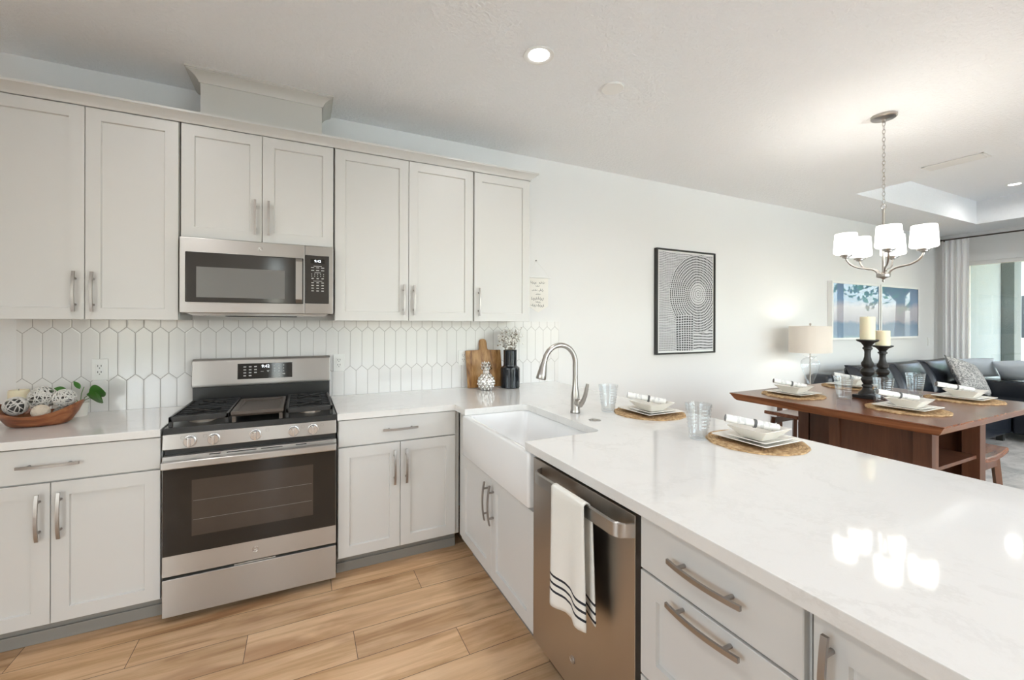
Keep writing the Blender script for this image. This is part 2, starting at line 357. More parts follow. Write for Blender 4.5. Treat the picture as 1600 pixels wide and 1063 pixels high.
# ------------------------------------------------------------------ mesh building
class B:
    def __init__(s): s.bm = bmesh.new()
    def _bevel(s, vs, bv, seg):
        vset = set(vs); es = [e for e in s.bm.edges if e.verts[0] in vset and e.verts[1] in vset]
        bmesh.ops.bevel(s.bm, geom=es, offset=bv, segments=seg, affect='EDGES', profile=.5)
    def box(s, x0, x1, y0, y1, z0, z1, bv=0, seg=2, M4=None):
        c = [(x, y, z) for x in (x0, x1) for y in (y0, y1) for z in (z0, z1)]
        if M4: c = [M4 @ Vector(q) for q in c]
        v = [s.bm.verts.new(q) for q in c]
        for f in ((0, 1, 3, 2), (4, 6, 7, 5), (0, 4, 5, 1), (2, 3, 7, 6), (0, 2, 6, 4), (1, 5, 7, 3)):
            s.bm.faces.new([v[i] for i in f])
        if bv: s._bevel(v, bv, seg)
        return s
    def poly(s, pts):
        s.bm.faces.new([s.bm.verts.new(p) for p in pts]); return s
    def prism(s, pts, axis, a, b, bv=0, seg=2):
        """outline extruded along an axis; pts are the two other coordinates in xyz order"""
        def P(p, t): q = list(p); q.insert('xyz'.index(axis), t); return q
        lo = [s.bm.verts.new(P(p, a)) for p in pts]; hi = [s.bm.verts.new(P(p, b)) for p in pts]; n = len(pts)
        s.bm.faces.new(lo); s.bm.faces.new(hi[::-1])
        for i in range(n): s.bm.faces.new([lo[i], hi[i], hi[(i+1) % n], lo[(i+1) % n]])
        if bv: s._bevel(lo + hi, bv, seg)
        return s
    def rings(s, rings, cap0=True, cap1=True, closed=True):
        vs = [[s.bm.verts.new(p) for p in r] for r in rings]; n = len(rings[0])
        for a, b in zip(vs[:-1], vs[1:]):
            for i in range(n if closed else n-1):
                s.bm.faces.new([a[i], a[(i+1) % n], b[(i+1) % n], b[i]])
        if cap0: s.bm.faces.new(vs[0][::-1])
        if cap1: s.bm.faces.new(vs[-1])
        return s
    def lathe(s, prof, c=(0, 0, 0), seg=32, cap0=True, cap1=True, axis='z', sx=1, sy=1):
        rr = []
        for r, h in prof:
            ring = []
            for i in range(seg):
                a = 2*PI*i/seg; p = (r*math.cos(a)*sx, r*math.sin(a)*sy, h)
                if axis == 'y': p = (p[0], h, p[1])
                if axis == 'x': p = (h, p[0], p[1])
                ring.append((c[0]+p[0], c[1]+p[1], c[2]+p[2]))
            rr.append(ring)
        return s.rings(rr, cap0, cap1)
    def cyl(s, c, r, h, axis='z', seg=24, bv=0):
        if bv: return s.lathe([(r-bv, 0), (r, bv), (r, h-bv), (r-bv, h)], c, seg, axis=axis)
        return s.lathe([(r, 0), (r, h)], c, seg, axis=axis)
    def tube(s, pts, r, seg=10, closed=False, rfun=None, flat=1.0):
        pts = [Vector(p) for p in pts]; n = len(pts); rr = []; up = None
        for i, p in enumerate(pts):
            if closed: t = (pts[(i+1) % n] - pts[i-1])
            else: t = pts[min(i+1, n-1)] - pts[max(i-1, 0)]
            t = t.normalized() if t.length > 1e-9 else Vector((0, 0, 1))
            if up is None:
                up = Vector((0, 0, 1)) if abs(t.z) < .9 else Vector((1, 0, 0))
            a = up - t*up.dot(t); a = a.normalized() if a.length > 1e-6 else t.orthogonal().normalized()
            b = t.cross(a); up = a
            q = rfun(i/(n-1)) if rfun else r
            rr.append([p + (a*math.cos(2*PI*k/seg)*flat + b*math.sin(2*PI*k/seg))*q for k in range(seg)])
        if closed: rr.append(rr[0]); return s.rings(rr, False, False)
        return s.rings(rr)
    def ball(s, c, r, seg=20, rg=12, sc=(1, 1, 1)):
        prof = [(max(r*math.sin(PI*i/rg), 1e-4), -r*math.cos(PI*i/rg)) for i in range(rg+1)]
        rr = []
        for q, h in prof:
            rr.append([(c[0]+q*math.cos(2*PI*k/seg)*sc[0], c[1]+q*math.sin(2*PI*k/seg)*sc[1], c[2]+h*sc[2]) for k in range(seg)])
        return s.rings(rr)
    def grid(s, fn, nu, nv):
        vs = [[s.bm.verts.new(fn(i/nu, j/nv)) for j in range(nv+1)] for i in range(nu+1)]
        for i in range(nu):
            for j in range(nv): s.bm.faces.new([vs[i][j], vs[i+1][j], vs[i+1][j+1], vs[i][j+1]])
        return s

def obj(name, b, m, parent=None, ang=38, world=True, smooth=True):
    bm = b.bm
    bmesh.ops.remove_doubles(bm, verts=bm.verts, dist=1e-6)
    bmesh.ops.recalc_face_normals(bm, faces=bm.faces)
    me = bpy.data.meshes.new(name); o = bpy.data.objects.new(name, me)
    if parent is not None and world:
        base = parent
        off = Vector((0, 0, 0))
        while base is not None: off += base.location; base = base.parent
        bmesh.ops.translate(bm, verts=bm.verts, vec=-off)
    bm.to_mesh(me); bm.free()
    if smooth:
        me.polygons.foreach_set('use_smooth', [True]*len(me.polygons))
        me.set_sharp_from_angle(angle=R(ang))
    for q in (m if isinstance(m, (list, tuple)) else [m]): me.materials.append(q)
    COL.objects.link(o); o.parent = parent
    if smooth and ang < 45:
        wn = o.modifiers.new('normals', 'WEIGHTED_NORMAL'); wn.keep_sharp = True; wn.weight = 90
    return o
def thing(name, label, cat, loc=(0, 0, 0), group=None, rz=0):
    o = bpy.data.objects.new(name, None); COL.objects.link(o); o.empty_display_size = .05
    o.location = loc; o.rotation_euler = (0, 0, rz); o['label'] = label; o['category'] = cat
    if group: o['group'] = group
    return o
def tag(o, label, cat, group=None, kind=None):
    o['label'] = label; o['category'] = cat
    if group: o['group'] = group
    if kind: o['kind'] = kind
    return o
def struct(name, b, m, ang=38):
    o = obj(name, b, m, None, ang); o['kind'] = 'structure'; return o
def at_base(o, loc):
    """move a one-mesh thing's origin to its base"""
    o.data.transform(Matrix.Translation(-Vector(loc))); o.location = loc; return o
def dup(root, loc=None, rz=None, label=None):
    r = root.copy(); COL.objects.link(r)
    if loc is not None: r.location = loc
    if rz is not None: r.rotation_euler = (0, 0, rz)
    if label: r['label'] = label
    for ch in list(root.children):
        c = ch.copy(); COL.objects.link(c); c.parent = r
        for g in ch.children:
            d = g.copy(); COL.objects.link(d); d.parent = c
    return r
def lettering(name, text, size, m, parent, Mx, align='CENTER', ext=.0003, shear=0.0):
    cu = bpy.data.curves.new(name, 'FONT'); cu.body = text; cu.size = size; cu.extrude = ext; cu.align_x = align; cu.align_y = 'CENTER'; cu.shear = shear
    cu.resolution_u = 3
    t = bpy.data.objects.new(name, cu); COL.objects.link(t)
    dg = bpy.context.evaluated_depsgraph_get(); me = bpy.data.meshes.new_from_object(t.evaluated_get(dg))
    bpy.data.objects.remove(t); bpy.data.curves.remove(cu)
    off = Vector((0, 0, 0)); q = parent
    while q is not None: off += q.location; q = q.parent
    me.transform(Matrix.Translation(-off) @ Mx)
    o = bpy.data.objects.new(name, me); o.data.materials.clear(); o.data.materials.append(m); COL.objects.link(o); o.parent = parent
    return o
FACE_Y = Matrix.Rotation(R(90), 4, 'X')          # lettering plane facing -Y, reading along +X
def on_y(x, y, z): return Matrix.Translation((x, y, z)) @ FACE_Y

# frames: local (u along width, n outward, v up) -> world
def frame_negY(x0, y, z0): return Matrix(((1, 0, 0, x0), (0, -1, 0, y), (0, 0, 1, z0), (0, 0, 0, 1)))       # n = -Y
def frame_negX(x, y0, z0): return Matrix(((0, -1, 0, x), (-1, 0, 0, y0), (0, 0, 1, z0), (0, 0, 0, 1)))      # u = -Y, n = -X
def shaker(F, wd, ht, t=.019, rail=.058, dep=.0105, ch=.003):
    """door slab with a recessed flat panel; back at n=0, front at n=t"""
    b = B(); e = .0015
    def rect(i, n): return [F @ Vector(p) for p in ((i, n, i), (wd-i, n, i), (wd-i, n, ht-i), (i, n, ht-i))]
    b.rings([rect(0, 0), rect(0, t-e), rect(e, t), rect(rail, t), rect(rail+ch, t-dep)], True, True)
    return b
def slab(F, wd, ht, t=.019):
    b = B(); e = .002
    def rect(i, n): return [F @ Vector(p) for p in ((i, n, i), (wd-i, n, i), (wd-i, n, ht-i), (i, n, ht-i))]
    b.rings([rect(0, 0), rect(0, t-e), rect(e, t)], True, True); return b
def handle(parent, c, along, out, L=.197):
    """arched bar pull: flat bar bowed away from the door on two round posts"""
    c = Vector(c); a = Vector(along).normalized(); n = Vector(out).normalized(); s = a.cross(n)
    b = B(); N = 14; rr = []
    for i in range(N+1):
        t = -1 + 2*i/N; d = .034 - .011*t*t; p = c + a*(t*L/2) + n*d
        hw = .0058; ht = .0036
        rr.append([p + s*hw - n*ht, p + s*hw + n*ht, p - s*hw + n*ht, p - s*hw - n*ht])
    b.rings(rr)
    for t in (-.65, .65):
        p0 = c + a*(t*L/2) + n*.0002; p1 = c + a*(t*L/2) + n*(.034 - .011*t*t)
        b.tube([p0, p0 + (p1-p0)*.5, p1], .0052, 10)
    return obj('handle', b, M['nickel'], parent, 30)

# ------------------------------------------------------------------ room shell
XW = -2.75
XL, XR, YB, YF, ZC = -1.345, 9.10, 0.0, -4.9, 2.803
b = B(); b.box(XW-.12, 14, YF-.12, .12, -.12, 0); struct('floor', b, M['floor'])
b = B(); b.box(XW-.12, XR+.12, YB, YB+.12, 0, ZC+.5); struct('wall_back', b, M['wall'])
b = B(); WL = (-4.3, -1.9, .85, 2.35)  # added window opening in the left wall to light the peninsula fronts
b.box(XW-.12, XW, YF, WL[0], 0, ZC+.5).box(XW-.12, XW, WL[1], YB, 0, ZC+.5).box(XW-.12, XW, WL[0], WL[1], 0, WL[2]).box(XW-.12, XW, WL[0], WL[1], WL[3], ZC+.5); struct('wall_left', b, M['wall'])
# ceiling with a raised tray over the living room
TX0, TX1, TY0, TY1, TZ = 5.31, 8.39, -.65, -4.55, 3.12
b = B()
b.box(XW-.12, TX0, YF, YB, ZC, ZC+.1).box(TX1, XR+.12, YF, YB, ZC, ZC+.1).box(TX0, TX1, TY0, YB, ZC, ZC+.1).box(TX0, TX1, YF, TY1, ZC, ZC+.1)
b.box(TX0-.1, TX0, TY1-.1, TY0+.1, ZC+.1, TZ+.1).box(TX1, TX1+.1, TY1-.1, TY0+.1, ZC+.1, TZ+.1).box(TX0, TX1, TY0, TY0+.1, ZC+.1, TZ+.1).box(TX0, TX1, TY1-.1, TY1, ZC+.1, TZ+.1)
b.box(TX0, TX1, TY1, TY0, TZ, TZ+.1)
struct('ceiling', b, M['ceiling'], 20)
b = B(); b.box(XW-.4, XR+.125, YF-.4, .4, ZC+.505, ZC+.6); struct('roof_slab', b, M['rooftile'])
# far wall with the sliding glass door
DY0, DY1, DZ = -.30, -3.9, 2.36
b = B(); b.box(XR, XR+.12, DY0, YB, 0, ZC+.5).box(XR, XR+.12, YF, DY1, 0, ZC+.5).box(XR, XR+.12, DY1, DY0, DZ, ZC+.5)
struct('wall_right', b, M['wall'])
door = thing('door_1', 'white framed sliding glass door to the patio, beside the white curtain', 'sliding door', (XR+.06, (DY0+DY1)/2, 0)); door['kind'] = 'structure'
b = B()
b.box(XR+.02, XR+.10, DY1, DY0, DZ-.05, DZ).box(XR+.02, XR+.10, DY1, DY0, 0, .03)
for y in (DY0, DY1+.05): b.box(XR+.02, XR+.10, y-.05, y, .03, DZ-.05)
for k in (1, 2):
    y = DY0 + (DY1-DY0)*k/3; b.box(XR+.03, XR+.09, y-.04, y+.04, .03, DZ-.05)
obj('door_frame', b, M['trim'], door)
b = B(); b.box(XR+.056, XR+.060, DY1+.02, DY0-.02, .03, DZ-.05); obj('glass_pane', b, M['pane'], door)
# wall behind the camera; its door and windows are added to bring in daylight
b = B(); FD = (-2.70, -1.62, 2.40); FW = (.75, 5.6, .30, 2.50); SL = (-.46, -.27, .25, 2.40)
b.box(XW-.12, FD[0], YF-.12, YF, 0, ZC+.5).box(FD[0], FD[1], YF-.12, YF, FD[2], ZC+.5).box(FD[1], SL[0], YF-.12, YF, 0, ZC+.5).box(SL[1], FW[0], YF-.12, YF, 0, ZC+.5).box(SL[0], SL[1], YF-.12, YF, 0, SL[2]).box(SL[0], SL[1], YF-.12, YF, SL[3], ZC+.5)
b.box(FW[0], FW[1], YF-.12, YF, 0, FW[2]).box(FW[0], FW[1], YF-.12, YF, FW[3], ZC+.5).box(FW[1], 6.1, YF-.12, YF, 0, ZC+.5)
b.box(6.1, 8.7, YF-.12, YF, 0, FW[2]).box(6.1, 8.7, YF-.12, YF, FW[3], ZC+.5).box(8.7, XR+.12, YF-.12, YF, 0, ZC+.5)
struct('wall_front', b, M['wall'])
d2 = thing('added_door', 'added white glazed door behind the camera, for daylight', 'door', ((FD[0]+FD[1])/2, YF-.06, 0)); d2['kind'] = 'structure'
b = B(); b.box(FD[0], FD[0]+.09, YF-.09, YF-.03, 0, FD[2]).box(FD[1]-.09, FD[1], YF-.09, YF-.03, 0, FD[2]).box(FD[0]+.09, FD[1]-.09, YF-.09, YF-.03, FD[2]-.09, FD[2]).box(FD[0]+.09, FD[1]-.09, YF-.09, YF-.03, 0, .2)
obj('door_frame', b, M['trim'], d2)
b = B(); b.box(FD[0]+.08, FD[1]-.08, YF-.062, YF-.058, .19, FD[2]-.08); obj('glass_pane', b, M['pane'], d2)
w1 = thing('added_window_rear', 'added white framed window behind the camera, for daylight', 'window', ((FW[0]+FW[1])/2, YF-.06, FW[2])); w1['kind'] = 'structure'  # added opening, soft daylight from behind the camera
b = B(); b.box(FW[0], FW[0]+.05, YF-.09, YF-.03, FW[2], FW[3]).box(FW[1]-.05, FW[1], YF-.09, YF-.03, FW[2], FW[3]).box(FW[0], FW[1], YF-.09, YF-.03, FW[3]-.05, FW[3]).box(FW[0], FW[1], YF-.09, YF-.03, FW[2], FW[2]+.05)
b.box(3.15, 3.21, YF-.09, YF-.03, FW[2], FW[3]); obj('window_frame', b, M['trim'], w1)
b = B(); b.box(FW[0]+.04, FW[1]-.04, YF-.062, YF-.058, FW[2]+.04, FW[3]-.04); obj('glass_pane', b, M['pane'], w1)
w4 = thing('added_window_left', 'added white framed window in the left wall for daylight, outside the picture', 'window', (XW-.06, -3.1, WL[2])); w4['kind'] = 'structure'
b = B(); b.box(XW-.09, XW-.03, WL[0], WL[0]+.05, WL[2], WL[3]).box(XW-.09, XW-.03, WL[1]-.05, WL[1], WL[2], WL[3]).box(XW-.09, XW-.03, WL[0]+.05, WL[1]-.05, WL[2], WL[2]+.05).box(XW-.09, XW-.03, WL[0]+.05, WL[1]-.05, WL[3]-.05, WL[3]).box(XW-.09, XW-.03, -3.13, -3.07, WL[2]+.05, WL[3]-.05)
obj('window_frame', b, M['trim'], w4)
b = B(); b.box(XW-.062, XW-.058, WL[0]+.04, WL[1]-.04, WL[2]+.04, WL[3]-.04); obj('glass_pane', b, M['pane'], w4)
w3 = thing('added_window_narrow', 'added narrow white framed window behind the camera, for reflections', 'window', ((SL[0]+SL[1])/2, YF-.06, SL[2])); w3['kind'] = 'structure'  # added slit of daylight for a bright streak in the steel
b = B(); b.box(SL[0], SL[0]+.02, YF-.09, YF-.03, SL[2], SL[3]).box(SL[1]-.02, SL[1], YF-.09, YF-.03, SL[2], SL[3]).box(SL[0]+.02, SL[1]-.02, YF-.09, YF-.03, SL[3]-.03, SL[3]).box(SL[0]+.02, SL[1]-.02, YF-.09, YF-.03, SL[2], SL[2]+.03)
obj('window_frame', b, M['trim'], w3)
b = B(); b.box(SL[0]+.015, SL[1]-.015, YF-.062, YF-.058, SL[2]+.02, SL[3]-.02); obj('glass_pane', b, M['pane'], w3)
w2 = thing('added_window_living', 'added white framed living room window behind the camera, for daylight', 'window', (7.4, YF-.06, FW[2])); w2['kind'] = 'structure'  # added opening, more daylight for the living room
b = B(); b.box(6.1, 6.15, YF-.09, YF-.03, FW[2], FW[3]).box(8.65, 8.7, YF-.09, YF-.03, FW[2], FW[3]).box(6.15, 8.65, YF-.09, YF-.03, FW[3]-.05, FW[3]).box(6.15, 8.65, YF-.09, YF-.03, FW[2], FW[2]+.05)
obj('window_frame', b, M['trim'], w2)
b = B(); b.box(6.14, 8.66, YF-.062, YF-.058, FW[2]+.04, FW[3]-.04); obj('glass_pane', b, M['pane'], w2)
b = B(); b.box(1.99, XR-.001, -.014, -.0005, 0, .13, .004); struct('baseboard_back', b, M['trim'])
b = B(); b.box(XR-.014, XR-.0005, DY0+.0, -.016, 0, .13, .004); struct('baseboard_right', b, M['trim'])

# daylight enters through the slider and the added openings: portals only guide the sampling of the sky
def portal(name, loc, rot, sx, sy):
    l = bpy.data.lights.new(name, 'AREA'); l.shape = 'RECTANGLE'; l.size = sx; l.size_y = sy; l.cycles.is_portal = True
    o = bpy.data.objects.new(name, l); COL.objects.link(o); o.location = loc; o.rotation_euler = rot
portal('daylight_slider', (XR+.13, (DY0+DY1)/2, DZ/2), (0, R(90), 0), DZ, DY0-DY1)
portal('daylight_window', ((FW[0]+FW[1])/2, YF-.13, (FW[2]+FW[3])/2), (R(90), 0, 0), FW[1]-FW[0], FW[3]-FW[2])
portal('daylight_living', (7.4, YF-.13, (FW[2]+FW[3])/2), (R(90), 0, 0), 2.6, FW[3]-FW[2])
portal('daylight_left', (XW-.13, -3.1, (WL[2]+WL[3])/2), (0, R(-90), 0), WL[3]-WL[2], WL[1]-WL[0])
portal('daylight_entry', ((FD[0]+FD[1])/2, YF-.13, FD[2]/2), (R(90), 0, 0), FD[1]-FD[0], FD[2])

# ------------------------------------------------------------------ backsplash and outlets
b = B(); b.box(-1.339, 1.985, -.008, -.0003, .9145, 1.425)
struct('trim_1', b, M['tile'])
def outlet(x, z, label, y=-.0085):
    t = thing('wall_outlet', label, 'outlet', (x, y, z), 'outlets on the backsplash')
    b = B(); b.box(x-.036, x+.036, y-.006, y-.0002, z-.059, z+.059, .003); obj('cover_plate', b, M['plastic'], t)
    b = B(); b.box(x-.017, x+.017, y-.0085, y-.0062, z-.033, z+.033, .001); f = obj('receptacle', b, M['plastic'], t)
    b = B()
    for dz in (-.017, .017):
        b.box(x-.0085, x-.0055, y-.0092, y-.0086, z+dz-.001, z+dz+.009).box(x+.0055, x+.0085, y-.0092, y-.0086, z+dz-.001, z+dz+.009)
        b.cyl((x, y-.0092, z+dz-.008), .0026, .0006, 'y', 10)
    obj('socket_slots', b, M['slot'], f)
outlet(-1.008, 1.147, 'white duplex outlet on the tiles left of the range')
outlet(.223, 1.138, 'white duplex outlet on the tiles just right of the range')
outlet(1.114, 1.143, 'white duplex outlet half hidden by the wooden cutting board')

# ------------------------------------------------------------------ upper cabinets
def cab_door(root, F, wd, ht, hpos, hal, out, **kw):
    d = obj('door', shaker(F, wd, ht, **kw), M['cab'], root, 30)
    handle(d, hpos, hal, out); return d
UF = -.305                     # carcass front
UZ0, UZ1 = 1.423, 2.474
def upper(x0, x1, ndoor, z0, label, hinge=None):
    t = thing('upper_cabinet', label, 'wall cabinet', ((x0+x1)/2, -.16, z0), 'wall cabinets in a row')
    b = B(); b.box(x0+.003, x1-.003, UF, -.0105, z0+.001, 2.50); obj('body', b, M['cab'], t)
    g = .0055; wd = (x1-x0-2*g-(ndoor-1)*.003)/ndoor
    for k in range(ndoor):
        xa = x0+g+k*(wd+.003); F = frame_negY(xa, UF-.0008, z0)
        if ndoor == 2: hx = xa + (wd-.032 if k == 0 else .032)
        else: hx = xa + .032
        cab_door(t, F, wd, UZ1-z0, (hx, UF-.0198, z0+.137), (0, 0, 1), (0, -1, 0))
    return t
upper(-1.343, -.588, 2, UZ0, 'tall greige wall cabinet with two doors, left of the microwave')
upper(-.588, .172, 2, 1.868, 'short greige wall cabinet with two doors above the microwave')
upper(.172, 1.080, 2, UZ0, 'wide greige wall cabinet with two doors, right of the microwave')
upper(1.080, 1.533, 1, UZ0, 'narrow greige wall cabinet with one door at the right end')
# crown along the cabinet tops with a return on the right
prof = [(0, 2.477), (.004, 2.477), (.008, 2.482), (.014, 2.494), (.026, 2.506), (.040, 2.513), (.050, 2.516), (.050, 2.527), (0, 2.527)]
b = B(); yf, xr = -.3255, 1.530
rr = []
for px, py, dx, dy in ((XL+.002, yf, 0, -1), (xr, yf, 1, -1), (xr, -.001, 1, 0)):
    rr.append([(px+dx*o, py+dy*o, z) for o, z in prof])
b.rings(rr); b.box(XL+.002, xr, yf+.0005, -.0105, 2.502, 2.526)
tag(at_base(obj('crown_molding', b, M['cab'], None, 25), (.09, -.33, 2.477)), 'greige crown molding running along the tops of the wall cabinets', 'molding')
# duct chase up to the ceiling with its own crown
t = thing('duct_chase', 'boxed duct cover with crown between the cabinets and the ceiling', 'duct cover', (-.203, -.12, 2.528))
b = B(); b.box(-.512, .105, -.250, -.0005, 2.529, 2.802); obj('box_panel', b, M['chasepaint'], t)
prof = [(.0008, 2.742), (.006, 2.742), (.010, 2.752), (.022, 2.768), (.040, 2.780), (.056, 2.786), (.056, 2.792), (.062, 2.792), (.062, 2.802), (.0008, 2.802)]
b = B(); rr = []
for px, py, dx, dy in ((-.512, -.001, -1, 0), (-.512, -.25, -1, -1), (.105, -.25, 1, -1), (.105, -.001, 1, 0)):
    rr.append([(px+dx*o, py+dy*o, z) for o, z in prof])
b.rings(rr); obj('crown', b, M['chasepaint'], t, 25)

# ------------------------------------------------------------------ base cabinets on the back wall
BF = -.620
def base_back(x0, x1, label, filler=0.0):
    t = thing('base_cabinet', label, 'base cabinet', ((x0+x1)/2, -.3, 0), 'base cabinets')
    b = B(); b.box(x0+.002, x1-.002+filler, BF, -.001, .112, .875); obj('body', b, M['cab'], t)
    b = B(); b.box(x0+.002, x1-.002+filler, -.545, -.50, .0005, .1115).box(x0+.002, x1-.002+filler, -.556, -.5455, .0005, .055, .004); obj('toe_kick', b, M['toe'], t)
    g = .005; F = frame_negY(x0+g, BF-.0008, .730)
    d = obj('drawer', slab(F, x1-x0-2*g, .143), M['cab'], t, 30)
    xm = (x0+x1)/2; handle(d, (xm, BF-.0198, .803), (1, 0, 0), (0, -1, 0))
    wd = (x1-x0-2*g-.003)/2
    for k in range(2):
        xa = x0+g+k*(wd+.003); F = frame_negY(xa, BF-.0008, .121)
        hx = xa + (wd-.032 if k == 0 else .032)
        cab_door(t, F, wd, .602, (hx, BF-.0198, .585), (0, 0, 1), (0, -1, 0))
    return t
base_back(-1.343, -.587, 'greige base cabinet with drawer and doors, left of the range')
base_back(.172, .848, 'greige base cabinet with drawer and doors between range and sink', .0255)

# ------------------------------------------------------------------ peninsula cabinets (facing -X)
PX = .880                      # carcass front
def pen_body(t, y0, y1, ztop=.875):
    b = B(); b.box(PX, 1.49, y1+.0015, y0-.0015, .112, ztop); obj('body', b, M['cab'], t)
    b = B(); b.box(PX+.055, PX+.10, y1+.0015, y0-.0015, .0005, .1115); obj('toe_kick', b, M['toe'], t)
t = thing('sink_cabinet', 'greige cabinet with two doors below the white farmhouse sink', 'base cabinet', (1.18, -1.15, 0), 'base cabinets')
pen_body(t, -.700, -1.600, .64)
b = B(); b.box(.872, .8785, -.7925, -.6425, .112, .875); obj('filler', b, M['cab'], t)
wd = .4415
for k in range(2):
    ya = -.709 - k*(wd+.003); F = frame_negX(PX-.0008, ya, .121)
    hy = ya - (wd-.032 if k == 0 else .032)
    cab_door(t, F, wd, .505, (PX-.0198, hy, .50), (0, 0, 1), (-1, 0, 0))
t = thing('drawer_cabinet', 'greige peninsula cabinet with stacked drawers right of the dishwasher', 'base cabinet', (1.18, -2.44, 0), 'base cabinets')
pen_body(t, -2.214, -2.664)
F = frame_negX(PX-.0008, -2.220, .722); d = obj('drawer', slab(F, .438, .146), M['cab'], t, 30); handle(d, (PX-.0198, -2.441, .803), (0, 1, 0), (-1, 0, 0), .205)
F = frame_negX(PX-.0008, -2.220, .425); d = obj('drawer', shaker(F, .438, .290), M['cab'], t, 30); handle(d, (PX-.0198, -2.437, .690), (0, 1, 0), (-1, 0, 0), .205)
F = frame_negX(PX-.0008, -2.220, .121); d = obj('drawer', shaker(F, .438, .297), M['cab'], t, 30); handle(d, (PX-.0198, -2.437, .392), (0, 1, 0), (-1, 0, 0), .205)
t = thing('end_cabinet', 'greige peninsula cabinet with tall door at the bottom edge of the photo', 'base cabinet', (1.18, -2.92, 0), 'base cabinets')
pen_body(t, -2.666, -3.18)
F = frame_negX(PX-.0008, -2.675, .121); cab_door(t, F, .495, .747, (PX-.0198, -2.675-.032, .755), (0, 0, 1), (-1, 0, 0))
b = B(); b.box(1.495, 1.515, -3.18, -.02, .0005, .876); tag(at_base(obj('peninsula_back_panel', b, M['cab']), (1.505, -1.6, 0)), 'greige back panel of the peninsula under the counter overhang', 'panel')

# ------------------------------------------------------------------ countertops and sink
b = B(); b.prism([(XL+.001, -.0095), (XL+.001, -.650), (-.590, -.650), (-.590, -.0095)], 'z', .878, .914, .0035, 2)
tag(at_base(obj('countertop', b, M['quartz']), (-.97, -.33, .878)), 'short white quartz countertop left of the range', 'countertop')
SY0, SY1, SXB = -.822, -1.560, 1.238
out = [(.170, -.0095), (.170, -.650), (.838, -.650), (.838, SY0)]
def arc(cx, cy, r, a0, a1, n=5): return [(cx+r*math.cos(R(a0+(a1-a0)*i/n)), cy+r*math.sin(R(a0+(a1-a0)*i/n))) for i in range(n+1)]
out += arc(SXB-.03, SY0-.03, .03, 90, 0) + arc(SXB-.03, SY1+.03, .03, 0, -90) + [(.838, SY1), (.838, -3.22), (1.944, -3.22), (1.944, -.0095)]
b = B(); b.prism(out, 'z', .878, .914, .0035, 2)
tag(at_base(obj('countertop', b, M['quartz'], None, 30), (1.3, -1.4, .878)), 'long white quartz countertop wrapping the sink and the peninsula', 'countertop')
# farmhouse sink
t = thing('farmhouse_sink', 'white apron front farmhouse sink set into the peninsula', 'sink', (1.05, -1.2, .65))
AY0, AY1, AX = -.795, -1.601, .832
def rrect(x0, x1, y0, y1, r, z, n=4):
    p = []
    for cx, cy, a in ((x1-r, y1-r, 0), (x0+r, y1-r, 90), (x0+r, y0+r, 180), (x1-r, y0+r, 270)):
        p += [(cx+r*math.cos(R(a+90*i/n)), cy+r*math.sin(R(a+90*i/n)), z) for i in range(n+1)]
    return p
b = B()
ZT = .8765
b.rings([rrect(AX+.004, 1.28, AY1+.004, AY0-.004, .012, .648), rrect(AX, 1.283, AY1, AY0, .014, .654), rrect(AX, 1.283, AY1, AY0, .014, ZT-.008),
         rrect(AX+.003, 1.281, AY1+.003, AY0-.003, .013, ZT-.002), rrect(AX+.010, 1.276, AY1+.010, AY0-.010, .012, ZT),
         rrect(AX+.030, 1.245, AY1+.034, AY0-.024, .03, ZT), rrect(AX+.036, 1.240, AY1+.040, AY0-.030, .035, ZT-.006),
         rrect(AX+.040, 1.232, AY1+.046, AY0-.036, .04, .70), rrect(AX+.055, 1.215, AY1+.06, AY0-.05, .04, .668), rrect(AX+.10, 1.17, AY1+.11, AY0-.10, .04, .664)], True, True)
obj('basin', b, M['fire'], t, 50)
b = B(); b.lathe([(.001, .6645), (.03, .6645), (.042, .6652), (.045, .668), (.036, .669), (.028, .666), (.001, .6658)], (1.08, -1.2, 0), 24); obj('drain', b, M['satin'], t)
# faucet
t = thing('faucet', 'tall brushed nickel gooseneck faucet with pull down sprayer behind the sink', 'faucet', (1.361, -1.167, .914))
b = B(); fx, fy = 1.361, -1.167
b.lathe([(.026, .9142), (.028, .917), (.028, .922), (.0255, .930), (.024, .99), (.022, 1.02), (.016, 1.06), (.0145, 1.09), (.0145, 1.10)], (fx, fy, 0), 24)
pts = [(fx, fy, 1.095), (fx, fy, 1.16)]
cxn, r = 1.262, .099
for i in range(17):
    a = R(0 + 168*i/16); pts.append((cxn + r*math.cos(a), fy, 1.192 + r*math.sin(a)))
pts += [(1.160, fy, 1.196)]
b.tube(pts, .0142, 14); obj('spout', b, M['satin'], t, 40)
b = B(); d = Vector((-.22, 0, -1)).normalized(); p0 = Vector((1.1605, fy, 1.200))
b.tube([p0, p0+d*.012, p0+d*.03, p0+d*.06, p0+d*.085, p0+d*.092], .018, 16, rfun=lambda u: (.0155, .0175, .020, .0245, .028, .025)[min(5, int(round(u*5)))])
obj('spray_head', b, M['satin'], t, 50)
b = B(); b.tube([(fx, fy-.018, .975), (fx, fy-.03, .975), (fx, fy-.052, .975), (fx, fy-.057, .975)], .02, 16, rfun=lambda u: .020 if u < .9 else .014)
b.tube([(fx, fy-.046, .962), (fx+.002, fy-.068, .985), (fx+.006, fy-.084, 1.02), (fx+.010, fy-.093, 1.06), (fx+.012, fy-.098, 1.085)], .011, 10, rfun=lambda u: .0145-.006*u)
obj('lever', b, M['satin'], t, 40)
b = B(); b.lathe([(.001, .9142), (.030, .9142), (.030, .9165), (.026, .919), (.016, .9195), (.014, .9215), (.001, .922)], (1.345, -1.366, 0), 24)
